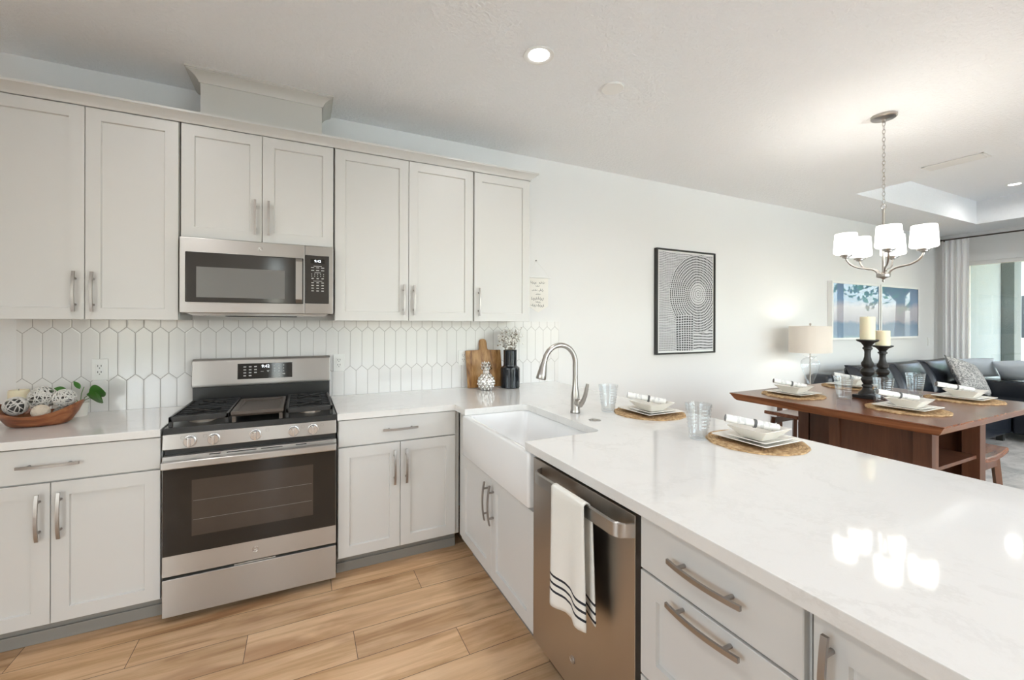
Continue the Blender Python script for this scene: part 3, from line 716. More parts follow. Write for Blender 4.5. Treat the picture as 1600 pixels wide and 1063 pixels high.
tag(at_base(obj('counter_button', b, M['satin']), (1.345, -1.366, .914)), 'small round nickel disposal button in the counter beside the faucet', 'button')

# ------------------------------------------------------------------ dishwasher and towel
DX = .853
t = thing('dishwasher', 'stainless steel dishwasher built into the peninsula beside the sink', 'dishwasher', (1.15, -1.907, 0))
b = B(); b.box(.884, 1.47, -2.205, -1.605, .115, .872); obj('tub', b, M['dark'], t)
b = B(); b.box(DX, .8835, -2.2055, -1.6075, .118, .861, .003); fd = obj('door', b, M['steelv'], t)
b = B(); N = 30; ro = []; 
ya, yb = -1.672, -2.2045
for i in range(N+1):
    u = i/N; y = ya+(yb-ya)*u
    k = min(1, min(u, 1-u)/.10); e = math.sqrt(max(0, 1-(1-k)**2)); x = DX - .001 - .050*e
    ro.append([(x, y, .797), (x, y, .836), (x+.010, y, .838), (x+.010, y, .795)])
b.rings(ro); obj('handle', b, M['steel'], fd, 40)
b = B(); b.cyl((DX-.0025, -1.893, .230), .0135, .0024, 'x', 24); lg = obj('emblem', b, M['nickel'], t)
b = B(); b.box(.930, .96, -2.2055, -1.6075, .0005, .114); obj('toe_kick', b, M['black'], t)
def towel():
    b = B(); y0, y1 = -1.862, -2.050; NU, NV = 14, 46
    def fn(u, v):
        y = y0+(y1-y0)*u
        wv = math.sin(u*9.0+.6)
        if v < .62:      # front drop
            s = v/.62; z = .43+.025*(u-.3)+.408*s; x = .789 - .010*wv*(1-s)**1.2 - .004 + .012*(1-s)*.6
            if s > .97: z = .840; 
            y += (.012*(1-s))*(1 if u < .5 else -.4)
        elif v < .70:
            s = (v-.62)/.08; a = PI*s; x = .798 - .011*math.cos(a); z = .840 + .007*math.sin(a)
        else:
            s = (v-.70)/.30; z = .840 - .35*s - .02*u; x = .819 - .006*s*math.sin(u*8) + .004*s; y -= .022*s
        return (x, y, z)
    b.grid(fn, NU, NV)
    o = obj('dish_towel', b, M['towel'], None, 80)
    md = o.modifiers.new('thickness', 'SOLIDIFY'); md.thickness = .0035; md.offset = 0
    at_base(o, (.80, -1.955, .42)); tag(o, 'white dish towel with navy stripes hanging over the dishwasher handle', 'towel')
towel()

# ------------------------------------------------------------------ range
def emblem(root_part, x, y, z, r=.0125):
    """round badge: ring with a scrolled monogram"""
    b = B(); b.cyl((x, y-.0018, z), r, .0018, 'y', 28); e = obj('emblem', b, M['nickel'], root_part)
    return e
RX0, RX1 = -.581, .165
rg = thing('gas_range', 'freestanding stainless steel gas range with five knobs and black oven glass', 'range', ((RX0+RX1)/2, -.33, 0))
b = B(); b.box(RX0+.002, RX1-.002, -.628, -.012, .03, .900)
for x in (RX0+.05, RX1-.05):
    for y in (-.58, -.08): b.cyl((x, y, .0005), .016, .0295, 'z', 12)
obj('body', b, M['black'], rg)
b = B(); b.box(RX0, RX1, -.664, -.6285, .037, .213, .004); dr = obj('storage_drawer', b, M['steel'], rg)
b = B(); b.box(-.30, -.12, -.655, -.632, .2135, .219, .001); obj('finger_pull', b, M['steel'], dr)
b = B(); b.box(RX0, RX1, -.664, -.6285, .226, .785, .003); od = obj('oven_door', b, M['steel'], rg)
b = B(); b.box(RX0+.002, RX1-.002, -.6662, -.6642, .322, .742, .0008); gl = obj('oven_glass', b, M['blackglass'], od)
b = B(); b.box(-.468, .052, -.6668, -.6663, .40, .665); obj('window', b, M['ovenwin'], gl)
b = B()
for z in (.475, .565): b.box(-.462, .046, -.6671, -.6669, z, z+.0018)
obj('oven_rack', b, M['legend_dark'], gl)
b = B(); b.box(RX0+.001, RX1-.001, -.703, -.6665, .733, .768, .006, 3); obj('door_handle', b, M['steel'], od)
b = B()
for x0, x1 in ((-.40, -.355), (-.33, -.205), (-.185, -.09), (-.03, .02)):
    b = B(); b.box(x0, x1, -.6652, -.6642, .7755, .7795); obj('vent_slot', b, M['dark'], od)

em_range = emblem(od, -.209, -.664, .279, .0145)
b = B(); b.prism([(-.630, .816), (-.662, .816), (-.655, .886), (-.630, .886)], 'x', RX0, RX1, .003); cp = obj('control_panel', b, M['steel'], rg)
b = B()
for x in (-.476, -.382, -.209, -.040, .051):
    k = B(); y = -.660; z = .850
    k.cyl((x, y-.003, z), .0265, .003, 'y', 28); k.lathe([(.024, y-.003), (.0235, y-.021), (.0215, y-.024), (.001, y-.024)], (x, 0, z), 28, axis='y')
    k.box(x-.0055, x+.0055, y-.036, y-.022, z-.021, z+.021, .002)
    kn = obj('knob', k, M['chrome'], rg)
    q = B(); q.cyl((x-.010, y-.0247, z+.013), .0022, .0006, 'y', 8); obj('dial_dot', q, M['legend_dark'], kn)
for x in (-.512, -.425, -.165, -.004, .088):
    b = B(); b.tube([(x, -.6575, .8600), (x+.013, -.6575, .8600), (x+.013, -.6568, .8722), (x, -.6568, .8722)], .0006, 4, True); obj('knob_legend', b, M['legend_dark'], cp)
b = B(); b.prism([(-.656, .887), (-.640, .913), (-.095, .913), (-.095, .887)], 'x', RX0-.001, RX1+.001, .003); ct = obj('cooktop', b, M['black'], rg)
# burners
for x, y, r in ((-.450, -.50, .050), (-.450, -.23, .040), (-.208, -.37, .055), (.040, -.50, .045), (.040, -.23, .050)):
    b = B(); b.lathe([(r+.008, .9132), (r+.008, .916), (r+.003, .921), (r, .928), (r, .931), (.001, .931)], (x, y, 0), 28); br = obj('burner', b, M['brass'], rg)
    b = B(); b.lathe([(r-.004, .9312), (r-.003, .938), (r-.010, .940), (.001, .940)], (x, y, 0), 28); obj('burner_cap', b, M['iron'], br)
def grate(x0, x1, y0, y1):
    b = B(); h = .0085; z1 = .962; z0 = .938
    b.box(x0, x1, y0, y0+.012, z0, z1, .002).box(x0, x1, y1-.012, y1, z0, z1, .002)
    b.box(x0, x0+.012, y0, y1, z0, z1, .002).box(x1-.012, x1, y0, y1, z0, z1, .002)
    n = 8
    for i in range(1, n):
        y = y0+(y1-y0)*i/n; b.box(x0, x1, y-.0035, y+.0035, .9475, z1-.004, .0015)
    xc = (x0+x1)/2
    for yc in (-.50, -.23):
        for a in (45, 135):
            dx = .085*math.cos(R(a)); dy = .085*math.sin(R(a)); b.tube([(xc-dx, yc-dy, .961), (xc, yc, .961), (xc+dx, yc+dy, .961)], .006, 6)
    for x in (x0+.008, x1-.008):
        for y in (y0+.008, y1-.008): b.box(x-.008, x+.008, y-.008, y+.008, .9134, .95, .002)
    return obj('grate', b, M['iron'], rg)
grate(-.566, -.327, -.628, -.130)
grate(-.078, .150, -.628, -.130)
b = B(); x0, x1, y0, y1 = -.318, -.088, -.632, -.225
b.rings([[(x0+i, y0+i, z), (x1-i, y0+i, z), (x1-i, y1-i, z), (x0+i, y1-i, z)] for i, z in ((.012, .941), (0, .952), (0, .966), (.008, .968), (.016, .966), (.026, .957))], True, True)
for x in (x0+.012, x1-.012):
    for y in (y0+.014, y1-.012): b.box(x-.008, x+.008, y-.008, y+.008, .9134, .943)
obj('griddle', b, M['griddle'], rg)
# back guard
b = B(); b.box(RX0+.004, RX1-.004, -.075, -.012, .9135, 1.024); obj('back_riser', b, M['black'], rg)
b = B(); b.prism([(-.012, 1.026), (-.082, 1.026), (-.084, 1.040), (-.070, 1.180), (-.060, 1.192), (-.012, 1.192)], 'x', RX0, RX1, .004); bgd = obj('backguard', b, M['steel'], rg, 25)
# display panel sits on the sloping face
def gy(z): return -.084 + (z-1.040)*(.014/.14)
b = B(); tilt = math.atan2(.014, .14)
zc = 1.112; Mt = Matrix.Translation((-.206, gy(zc), zc)) @ Matrix.Rotation(-tilt, 4, 'X')
b.box(-.148, .148, -.0016, -.0002, -.048, .046, .0006, 1, Mt); dp = obj('display', b, M['blackglass'], bgd)
FT = Mt @ FACE_Y
lettering('clock_digits', '9:42', .026, M['digits'], bgd, Mt @ Matrix.Translation((0, -.0022, .026)) @ FACE_Y)
b = B(); 
for i, xs in enumerate((-.110, -.082, -.054)):
    for j in range(4 if i < 2 else 3): b.box(xs-.007, xs+.007, -.0022, -.0017, .026-j*.018-.003, .026-j*.018+.003, 0, 2, Mt)
for i, xs in enumerate((.048, .074, .100)):
    for j in range(4):
        if j == 3 and i == 0: continue
        wv = .007 if (j == 3 and i == 2) else .0022
        b.box(xs-wv, xs+wv, -.0022, -.0017, .030-j*.018-.003, .030-j*.018+.003, 0, 2, Mt)
b.box(-.026, -.010, -.0022, -.0017, -.006, -.004, 0, 2, Mt)
b.poly([Mt @ Vector(p) for p in ((.006, -.002, 0), (.022, -.002, 0), (.014, -.002, -.010))])
obj('touch_keys', b, M['legend'], bgd)

# ------------------------------------------------------------------ microwave
MX0, MX1, MY = -.581, .166, -.362
mw = thing('microwave', 'stainless steel over the range microwave under the short wall cabinet', 'microwave', (-.208, -.19, 1.45))
b = B(); b.box(MX0+.002, MX1-.002, -.331, -.0095, 1.462, 1.862); obj('body', b, M['steel'], mw)
b = B(); b.prism([(-.560, 1.4615), (.14, 1.4615), (.12, 1.4475), (-.53, 1.4475)][::-1], 'y', -.325, -.02); un = obj('underside', b, M['steel'], mw)
b = B(); b.box(-.38, -.03, -.345, -.20, 1.443, 1.447); obj('vent_grille', b, M['dark'], un)
b = B(); b.box(MX0, .010, MY, -.3315, 1.463, 1.862, .003); d = obj('door', b, M['steel'], mw)
b = B(); b.box(-.556, .004, MY-.0022, MY-.0004, 1.519, 1.785, .004, 3); g = obj('door_glass', b, M['mwglass'], d)
b = B(); b.box(-.508, -.092, MY-.0029, MY-.0024, 1.545, 1.708); obj('window', b, M['mwwin'], g)
b = B(); N = 12; rr = []
for i in range(N+1):
    u = i/N; z = 1.522+.262*u; k = min(1, min(u, 1-u)/.12); y = MY-.003-.028*math.sqrt(max(0, 1-(1-k)**2))
    rr.append([(-.036, y, z), (-.002, y, z), (-.002, y+.011, z), (-.036, y+.011, z)])
b.rings(rr); obj('handle', b, M['steel'], d, 40)
em_mw = emblem(d, -.213, MY, 1.824, .0125)
b = B(); b.box(.0125, MX1, MY, -.3315, 1.463, 1.862, .003); cpn = obj('control_panel', b, M['steel'], mw)
b = B(); b.box(.0128, .142, MY-.0022, MY-.0004, 1.523, 1.806, .003, 2); obj('keypad', b, M['mwglass'], cpn)
b = B(); b.box(.042, .118, MY-.0029, MY-.0024, 1.760, 1.786); obj('display', b, M['blackglass'], cpn)
lettering('clock_digits', '9:42', .021, M['digits'], cpn, on_y(.080, MY-.0034, 1.773))
b = B()
def key(x, z, wv, h=.0028): b.box(x-wv, x+wv, MY-.003, MY-.0024, z-h/2, z+h/2)
key(.080, 1.744, .022, .0022)
for z in (1.735, 1.719): [key(x, z, .008, .0035) for x in (.053, .080, .107)]
key(.080, 1.706, .016, .0022)
for z in (1.697, 1.685): [key(x, z, .0017, .004) for x in (.048, .064, .080, .096, .112)]
for x in (.053, .080, .107): key(x, 1.671, .006, .005)
key(.080, 1.656, .024, .0022)
for z in (1.646, 1.630, 1.614, 1.598): [key(x, z, .0065, .0045) for x in (.053, .080, .107)]
obj('touch_keys', b, M['legend'], cpn)

# emblem monograms: thin scrolls laid on each badge
def scroll(e, x, y, z, r, axis='y'):
    b = B()
    def P(a, c):
        return (x+a*r, y, z+c*r) if axis == 'y' else (x, y-a*r, z+c*r)
    b.tube([P(.86*math.cos(2*PI*i/28), .86*math.sin(2*PI*i/28)) for i in range(28)], r*.05, 5, True)
    b.tube([P(-.10+.34*math.cos(R(40+290*i/16)), .06+.42*math.sin(R(40+290*i/16))) for i in range(17)], r*.055, 5)
    b.tube([P(.24+.26*math.cos(R(50+270*i/14)), -.04+.36*math.sin(R(50+270*i/14))) for i in range(15)], r*.055, 5)
    b.tube([P(.02, -.05), P(.2, .02), P(.44, -.04)], r*.05, 5)
    obj('monogram', b, M['chrome'], e)
scroll(lg, DX-.0027, -1.893, .230, .0135, 'x')
scroll(em_range, -.209, -.6660, .279, .0145)
scroll(em_mw, -.213, MY-.0020, 1.824, .0125)

# ------------------------------------------------------------------ things on the left counter
def bowl():
    t = thing('wooden_bowl', 'reddish wooden boat shaped bowl of rattan balls on the left counter', 'bowl', (-1.140, -.285, .9145))
    cx, cy = -1.140, -.285; b = B(); seg = 40
    def ring(rx, ry, z, lift):
        return [(cx+rx*math.cos(2*PI*i/seg), cy+ry*math.sin(2*PI*i/seg), z+lift*abs(math.cos(2*PI*i/seg))**2.2) for i in range(seg)]
    b.rings([ring(.095, .060, .9146, 0), ring(.112, .074, .921, .004), ring(.140, .095, .950, .022), ring(.158, .106, .966, .052), ring(.160, .108, .970, .054),
             ring(.155, .103, .971, .054), ring(.138, .090, .955, .022), ring(.108, .066, .930, .004), ring(.05, .03, .9245, 0)], True, True)
    obj('bowl_body', b, M['bowlwood'], t, 60)
bowl()
def rattan(c, r, m, label, loops=28, tr=.0021, core=None):
    t = thing('rattan_ball', label, 'decorative ball', c, 'rattan balls in the wooden bowl')
    rnd = random.Random(hash(label) % 1000 if False else int(abs(c[0])*1e4)); b = B()
    for k in range(loops):
        n = Vector((rnd.gauss(0, 1), rnd.gauss(0, 1), rnd.gauss(0, 1))).normalized(); a = n.orthogonal().normalized(); q = n.cross(a)
        off = rnd.uniform(-.55, .55)*r; rr = math.sqrt(r*r-off*off)*rnd.uniform(.96, 1.0)
        b.tube([Vector(c)+n*off+a*rr*math.cos(2*PI*i/22)+q*rr*math.sin(2*PI*i/22) for i in range(22)], tr, 5, True)
    obj('woven_strands', b, m, t, 70)
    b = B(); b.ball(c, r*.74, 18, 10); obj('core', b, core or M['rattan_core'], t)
rattan((-1.222, -.285, 1.010), .043, M['rattan'], 'whitewashed rattan ball at the left end of the wooden bowl')
rattan((-1.138, -.262, 1.042), .052, M['rattan'], 'largest whitewashed rattan ball in the middle of the wooden bowl')
rattan((-1.050, -.288, 1.036), .043, M['rattan'], 'whitewashed rattan ball at the right end of the wooden bowl')
rattan((-1.115, -.338, .984), .031, M['rattan_tan'], 'small tan twine ball at the front of the wooden bowl', 60, .003, M['rattan_tan'])
rattan((-1.055, -.312, .972), .026, M['rattan_dark'], 'small dark grey rattan ball low in the wooden bowl', 26)
t = thing('cream_candle', 'short cream pillar candle behind the wooden bowl', 'candle', (-1.290, -.10, .9145))
b = B(); b.lathe([(.001, .9147), (.036, .9147), (.038, .918), (.038, 1.062), (.035, 1.066), (.020, 1.063), (.001, 1.062)], (-1.290, -.10, 0), 32); obj('wax', b, M['candle'], t)
b = B(); b.cyl((-1.290, -.10, 1.0622), .0012, .009, 'z', 6); obj('wick', b, M['ink'], t)
def leaf(b, p, d, L, W, droop=.25):
    p = Vector(p); d = Vector(d).normalized(); s = (d.cross(Vector((0, 0, 1))).normalized()*.45 + Vector((0, 0, .9))).normalized(); s = (s - d*s.dot(d)).normalized(); up = s.cross(d)
    def fn(u, v):
        wv = W*math.sin(PI*min(1, u*1.02))**.75*(1-.25*u); a = (v-.5)*2
        return p + d*(L*u) + s*(wv*a) + up*(-droop*L*u*u + .25*wv*abs(a))
    b.grid(fn, 10, 4)
t = thing('potted_plant', 'small white pot with glossy green leaves behind the wooden bowl', 'plant', (-1.055, -.115, .9145))
b = B(); b.lathe([(.001, .9147), (.030, .9147), (.038, .985), (.035, .985), (.030, .96), (.001, .96)], (-1.055, -.115, 0), 28); obj('pot', b, M['china'], t)
b = B()
for dx, dy, h in ((-.05, .01, .10), (.05, 0, .08), (.055, -.02, .06), (.01, .02, .11)):
    b.tube([(-1.055, -.115, .955), (-1.055+dx*.4, -.115+dy*.4, .955+h*.7), (-1.055+dx, -.115+dy, .955+h)], .0018, 6)
obj('stems', b, M['stemgreen'], t)
for p, dd, L, W in (((-1.105, -.105, 1.048), (-1, -.2, .12), .055, .014), ((-1.06, -.10, 1.055), (-.5, .1, 1), .04, .007), ((-1.018, -.12, 1.035), (1, -.35, .15), .075, .024),
                    ((-1.012, -.13, 1.010), (1, -.5, -.05), .07, .022), ((-1.02, -.14, 1.030), (.9, -.2, -.35), .075, .022)):
    b = B(); leaf(b, p, dd, L*1.3, W*1.9); obj('leaf', b, M['leaf'], t, 80)

# ------------------------------------------------------------------ things behind the sink
t = thing('cutting_board', 'wooden cutting board with a handle leaning on the backsplash', 'cutting board', (1.272, -.085, .9145))
b = B(); L0 = .2865; hw = .146
o2 = [(-hw, 0), (hw, 0), (hw, L0)] + [(.034, L0), (.030, L0+.006), (.028, L0+.016), (.029, L0+.060)] + [(.029*math.cos(R(a)), L0+.068+.022*math.sin(R(a))) for a in (15, 45, 75, 105, 135, 165)] + [(-.029, L0+.060), (-.028, L0+.016), (-.030, L0+.006), (-.034, L0), (-hw, L0)]
Mb = Matrix.Translation((1.272, -.088, .9162)) @ Matrix.Rotation(R(-10.5), 4, 'X')
q = B(); q.prism([(x, z) for x, z in o2], 'y', -.009, .009, .0035, 2); q.bm.transform(Mb); obj('board', q, M['acacia'], t, 40)
t = thing('silver_pineapple', 'small silver pineapple ornament in front of the cutting board', 'ornament', (1.228, -.205, .9145))
b = B(); seg, rg_ = 80, 44; rr = []
for j in range(rg_+1):
    u = j/rg_; z = .9147+.130*u; base = .064*(math.sin(PI*(.16+.80*u)))**.62 if u < 1 else .03
    ring = []
    for i in range(seg):
        a = 2*PI*i/seg; k = abs(math.sin(5*a+9*u))*abs(math.sin(5*a-9*u)); rad = base*(.86+.24*k); ring.append((1.228+rad*math.cos(a), -.205+rad*math.sin(a), z))
    rr.append(ring)
b.rings(rr); obj('pineapple_body', b, M['silver'], t, 60)
b = B(); b.lathe([(.030, 1.044), (.024, 1.056), (.022, 1.07), (.02, 1.10), (.008, 1.115)], (1.228, -.205, 0), 20)
for lv, (z, n_, r0, tl) in enumerate(((1.058, 9, .026, .030), (1.078, 9, .024, .030), (1.096, 7, .018, .028))):
    for i in range(n_):
        a = 2*PI*i/n_+lv*.35; c_ = Vector((1.228+r0*math.cos(a), -.205+r0*math.sin(a), z)); tip = c_+Vector((math.cos(a)*.017, math.sin(a)*.017, tl)); s_ = Vector((-math.sin(a), math.cos(a), 0))*.0115
        mid = (c_+tip)/2 + Vector((math.cos(a), math.sin(a), 0))*.006
        b.rings([[c_-s_, c_+Vector((math.cos(a), math.sin(a), 0))*.004, c_+s_, c_-Vector((math.cos(a), math.sin(a), 0))*.003],
                 [mid-s_*.9, mid+Vector((math.cos(a), math.sin(a), 0))*.004, mid+s_*.9, mid-Vector((math.cos(a), math.sin(a), 0))*.003],
                 [tip-s_*.1, tip+Vector((0, 0, .001)), tip+s_*.1, tip-Vector((0, 0, .001))]])
obj('leaf_crown', b, M['silver'], t, 50)
vx, vy = 1.440, -.175
t = thing('black_vase', 'glossy black bottle vase beside the cutting board', 'vase', (vx, vy, .9145))
b = B(); b.lathe([(.001, .9147), (.070, .9147), (.0745, .919), (.0745, 1.058), (.072, 1.070), (.060, 1.078), (.053, 1.083), (.0515, 1.092), (.0515, 1.196), (.053, 1.203), (.050, 1.205), (.047, 1.196), (.047, 1.08), (.06, 1.06), (.06, .93), (.001, .93)], (vx, vy, 0), 40, False, False)
obj('vase_body', b, M['blackvase'], t, 40)
t = thing('dried_flowers', 'bunch of dried white blossoms standing in the black vase', 'flowers', (vx, vy, 1.10))
rnd = random.Random(5); bs = B(); bf = B(); bd = B()
for k in range(60):
    a = rnd.uniform(0, 2*PI); rr_ = rnd.uniform(.01, .042); tilt_ = rnd.uniform(.02, .34); h = rnd.uniform(.09, .185)
    tip = Vector((vx+math.cos(a)*(rr_+math.sin(tilt_)*h*1.25), vy+math.sin(a)*(rr_*.8+math.sin(tilt_)*h*.8), 1.195+h*math.cos(tilt_)))
    tip.y = min(tip.y, -.03)
    bs.tube([(vx+math.cos(a)*.02, vy+math.sin(a)*.02, 1.10), (vx+math.cos(a)*.036, vy+math.sin(a)*.036, 1.20), tip], .0009, 4)
    for j in range(9):
        p = tip + Vector((rnd.gauss(0, .013), rnd.gauss(0, .010), rnd.uniform(-.075, .008))); p.y = min(p.y, -.022)
        q = bf if rnd.random() < .86 else bd
        q.ball(p, rnd.uniform(.0038, .0082), 6, 4, (1, 1, .8))
obj('stems', bs, M['drystem'], t)
f = obj('blossoms', bf, M['blossom'], t); f['kind'] = 'stuff'
f = obj('seed_heads', bd, M['drystem'], t); f['kind'] = 'stuff'

# ------------------------------------------------------------------ place settings
def place_mat(c, label):
    b = B(); seg = 64; rr = []
    for r in [.002] + [.0125*k/2 for k in range(1, 30)] + [.187, .190]:
        h = .0045+.0016*abs(math.cos(PI*r/.0125)); h = .0005 if r > .188 else h
        rr.append([(c[0]+(r+(.0018*math.sin(i*11.3) if r > .16 else 0))*math.cos(2*PI*i/seg), c[1]+(r+(.0018*math.sin(i*11.3) if r > .16 else 0))*math.sin(2*PI*i/seg), c[2]+h) for i in range(seg)])
    b.rings(rr, True, True)
    o_ = at_base(obj('placemat', b, M['seagrass'], None, 60), c); tag(o_, label, 'placemat', 'round woven placemats'); return o_
def sq(s, z, c, r=.012, rot=0.0, n=3):
    p = rrect(-s, s, -s, s, min(r, s*.9), 0, n); cs, sn = math.cos(rot), math.sin(rot)
    return [(c[0]+x*cs-y*sn, c[1]+x*sn+y*cs, z) for x, y, _ in p]
def plate(name, c, half, z, label, grp, rot=0.0, hgt=.016):
    b = B()
    b.rings([sq(half*.55, z, c, .01, rot), sq(half*.62, z+.001, c, .01, rot), sq(half*.98, z+hgt-.002, c, .008, rot), sq(half, z+hgt, c, .008, rot), sq(half*.985, z+hgt+.002, c, .008, rot), sq(half*.66, z+.0055, c, .01, rot), sq(half*.5, z+.0045, c, .01, rot)], True, True)
    o_ = at_base(obj(name, b, M['china'], None, 40), (c[0], c[1], z)); tag(o_, label, 'plate', grp); return o_
def sbowl(c, z, label, rot=0.0, half=.088, h=.048):
    b = B()
    b.rings([sq(.038, z, c, .008, rot), sq(.045, z+.002, c, .008, rot), sq(half*.97, z+h-.002, c, .006, rot), sq(half, z+h, c, .006, rot), sq(half-.003, z+h+.001, c, .006, rot), sq(.046, z+.007, c, .01, rot), sq(.03, z+.005, c, .008, rot)], True, True)
    o_ = at_base(obj('square_bowl', b, M['china'], None, 40), (c[0], c[1], z)); tag(o_, label, 'bowl', 'white square bowls'); return o_
def napkin(c, ang, label, tilt=0.0, L=.205):
    t = thing('rolled_napkin', label, 'napkin', c, 'rolled napkins on the bowls'); t.rotation_euler = (0, tilt, ang)
    b = B(); NR = 48; rr = []
    for i in range(9):
        x = -L/2+L*i/8; ring = []
        for k in range(NR):
            th = 2*PI*k/NR; r = .0170+.0010*math.sin(3*th+i*.5)-(.0015 if 3 < i < 6 else 0); ring.append((x, r*math.cos(th), .0002+.0175+r*.95*math.sin(th)))
        rr.append(ring)
    b.rings(rr, False, False)
    sp = B()
    for s_ in (-1, 1):    # spiral ends
        pts = [(s_*L/2*.995, (.015-.013*i/40)*math.cos(i*.55), .0177+(.015-.013*i/40)*math.sin(i*.55)) for i in range(41)]
        sp.tube(pts, .0019, 4)
        b.rings([[(s_*L/2*.97, .0160*math.cos(2*PI*k/16), .0177+.0150*math.sin(2*PI*k/16)) for k in range(16)], [(s_*L/2*.97, .001*math.cos(2*PI*k/16), .0177+.001*math.sin(2*PI*k/16)) for k in range(16)]], False, True)
    obj('napkin_cloth', b, M['napkin'], t, 50, world=False); obj('rolled_edge', sp, M['grey'], t, 50, world=False)
    b = B(); b.lathe([(.0168, -.006), (.0185, -.004), (.0185, .004), (.0168, .006)], (-.012, 0, .0177), 24, False, False, 'x'); obj('napkin_ring', b, M['ink'], t, world=False)
    return t
def setting(c, where, roll, bc=(0, 0), rot=0.0, roff=(0, 0), rlen=.205):
    place_mat(c, 'round woven seagrass placemat ' + where)
    z = c[2]+.0063
    plate('dinner_plate', (c[0]+.005, c[1]), .124, z, 'large square white dinner plate ' + where, 'square dinner plates', rot)
    plate('salad_plate', (c[0]+.01+bc[0]*.5, c[1]+bc[1]*.5), .092, z+.0065, 'smaller square white plate under the bowl ' + where, 'square salad plates', rot, .013)
    bx, by = c[0]+.004+bc[0], c[1]+bc[1]; zb = z+.0125
    sbowl((bx, by), zb, 'square white bowl holding a napkin ' + where, rot)
    napkin((bx+roff[0], by+roff[1], zb+.0440), roll, 'rolled striped napkin with black ring ' + where, R(-9), rlen)
CT = .9142
setting((1.705, -1.986, CT), 'nearest the camera on the peninsula', R(141), (.0, -.01), 0, (-.02, .02))
setting((1.722, -1.357, CT), 'on the peninsula near the faucet', R(141), (0, -.01), 0, (-.01, .03))

def tumbler(c, label, n_=[0]):
    b = B(); r0, r1, h = .037, .054, .150; prof = [(.001, 0), (r0-.002, 0), (r0, .003)]
    for i in range(1, 41):
        u = i/40; prof.append((r0+(r1-r0)*u+(.0016*math.sin(u*2*PI*10) if .28 < u < .95 else 0), .003+(h-.003)*u))
    prof += [(r1-.0012, h+.0008), (r1-.0026, h)]
    prof += [(r0-.0035+(r1-r0)*u, .014+(h-.014)*u) for u in (.95, .75, .5, .25, .08)] + [(r0-.008, .0125), (.001, .012)]
    b.lathe([(r, z+.0002) for r, z in prof], (0, 0, 0), 40)
    o_ = obj('tumbler', b, M['glass'], None, 60); o_.location = c; tag(o_, label, 'glass', 'ribbed clear tumblers'); return o_
g0 = tumbler((1.535, -1.842, CT), 'clear ribbed tumbler left of the nearest place setting on the peninsula')
for c, l in (((1.548, -1.220, CT), 'clear ribbed tumbler on the peninsula beside the faucet'), ((3.235, -1.560, CT), 'clear ribbed tumbler on the wooden table left of the candlesticks'),
             ((3.335, -1.735, CT), 'clear ribbed tumbler on the wooden table in front of the candlesticks'), ((3.873, -1.692, CT), 'clear ribbed tumbler on the far side of the wooden table')):
    g = g0.copy(); COL.objects.link(g); g.location = c; g['label'] = l

# ------------------------------------------------------------------ dining table
TXa, TXb, TYa, TYb = 2.770, 4.150, -2.215, -1.062
tb = thing('dining_table', 'square counter height walnut dining table beyond the peninsula', 'table', ((TXa+TXb)/2, (TYa+TYb)/2, 0))
b = B(); e = .030
def rc(i, z): return [(TXa+i, TYa+i, z), (TXb-i, TYa+i, z), (TXb-i, TYb-i, z), (TXa+i, TYb-i, z)]
b.rings([rc(.055, .862), rc(.034, .862), rc(.022, .874), rc(.004, .905), rc(0, .908), rc(0, .911), rc(.004, .9138)], True, True); obj('tabletop', b, M['tabletop'], tb, 20)
def tpart(name, *a, m='tablewood', bv=.003):
    b = B(); b.box(*a, bv); return obj(name, b, M[m], tb)
tpart('corner_post', 2.955, 3.035, -2.105, -2.025, .0005, .8615)
tpart('corner_post', 2.955, 3.035, -1.672, -1.615, .0005, .8615)
tpart('corner_post', 3.290, 3.350, -1.312, -1.238, .0005, .8615)
tpart('corner_post', 3.560, 3.640, -2.105, -2.025, .0005, .8615)
tpart('corner_post', 3.860, 3.940, -1.312, -1.238, .0005, .8615)
tpart('front_panel', 2.972, 2.990, -2.0245, -1.6725, .06, .861, bv=.001)
tpart('inner_panel', 3.0355, 3.34, -1.66, -1.645, .06, .861, bv=.001)
tpart('inner_panel', 3.351, 3.859, -1.285, -1.265, .06, .861, bv=.001)
tpart('inner_panel', 3.30, 3.32, -1.6445, -1.3125, .06, .861, bv=.001)
tpart('side_panel', 3.60, 3.62, -2.0245, -1.68, .06, .861, bv=.001)
tpart('shelf', 3.0355, 3.5595, -2.09, -1.662, .620, .640, bv=.001)
tpart('shelf', 3.0355, 3.5595, -2.09, -1.662, .060, .080, bv=.001)
def stool(c, rz, label):
    t = thing('saddle_stool', label, 'stool', (c[0], c[1], 0), 'saddle stools at the table', rz)
    b = B(); w_, d_ = .225, .165
    def fn(u, v):
        x = -w_+2*w_*u; y = -d_+2*d_*v; return (x, y, .600+.030*(abs(x)/w_)**2.2)
    rr = []
    for i in range(13):
        x = -w_+2*w_*i/12; z = .592+.026*(abs(x)/w_)**2.2; e_ = .006
        rr.append([(x, -d_, z-.030), (x, -d_, z-e_), (x, -d_+e_, z), (x, d_-e_, z), (x, d_, z-e_), (x, d_, z-.030)])
    b.rings(rr); obj('seat', b, M['stoolseat'], t, 40, world=False)
    for sx in (-1, 1):
        for sy in (-1, 1):
            b = B(); b.tube([(sx*.205, sy*.155, .0005), (sx*.165, sy*.120, .558)], .022, 4); obj('leg', b, M['tablewood'], t, 20, world=False)
    for sy in (-1, 1):
        b = B(); b.box(-.150, .150, sy*.127-.010, sy*.127+.010, .500, .550, .002); obj('apron', b, M['tablewood'], t, world=False)
    for sx in (-1, 1):
        b = B(); b.box(sx*.185-.008, sx*.185+.008, -.125, .125, .22, .25, .002); obj('stretcher', b, M['tablewood'], t, world=False)
    return t
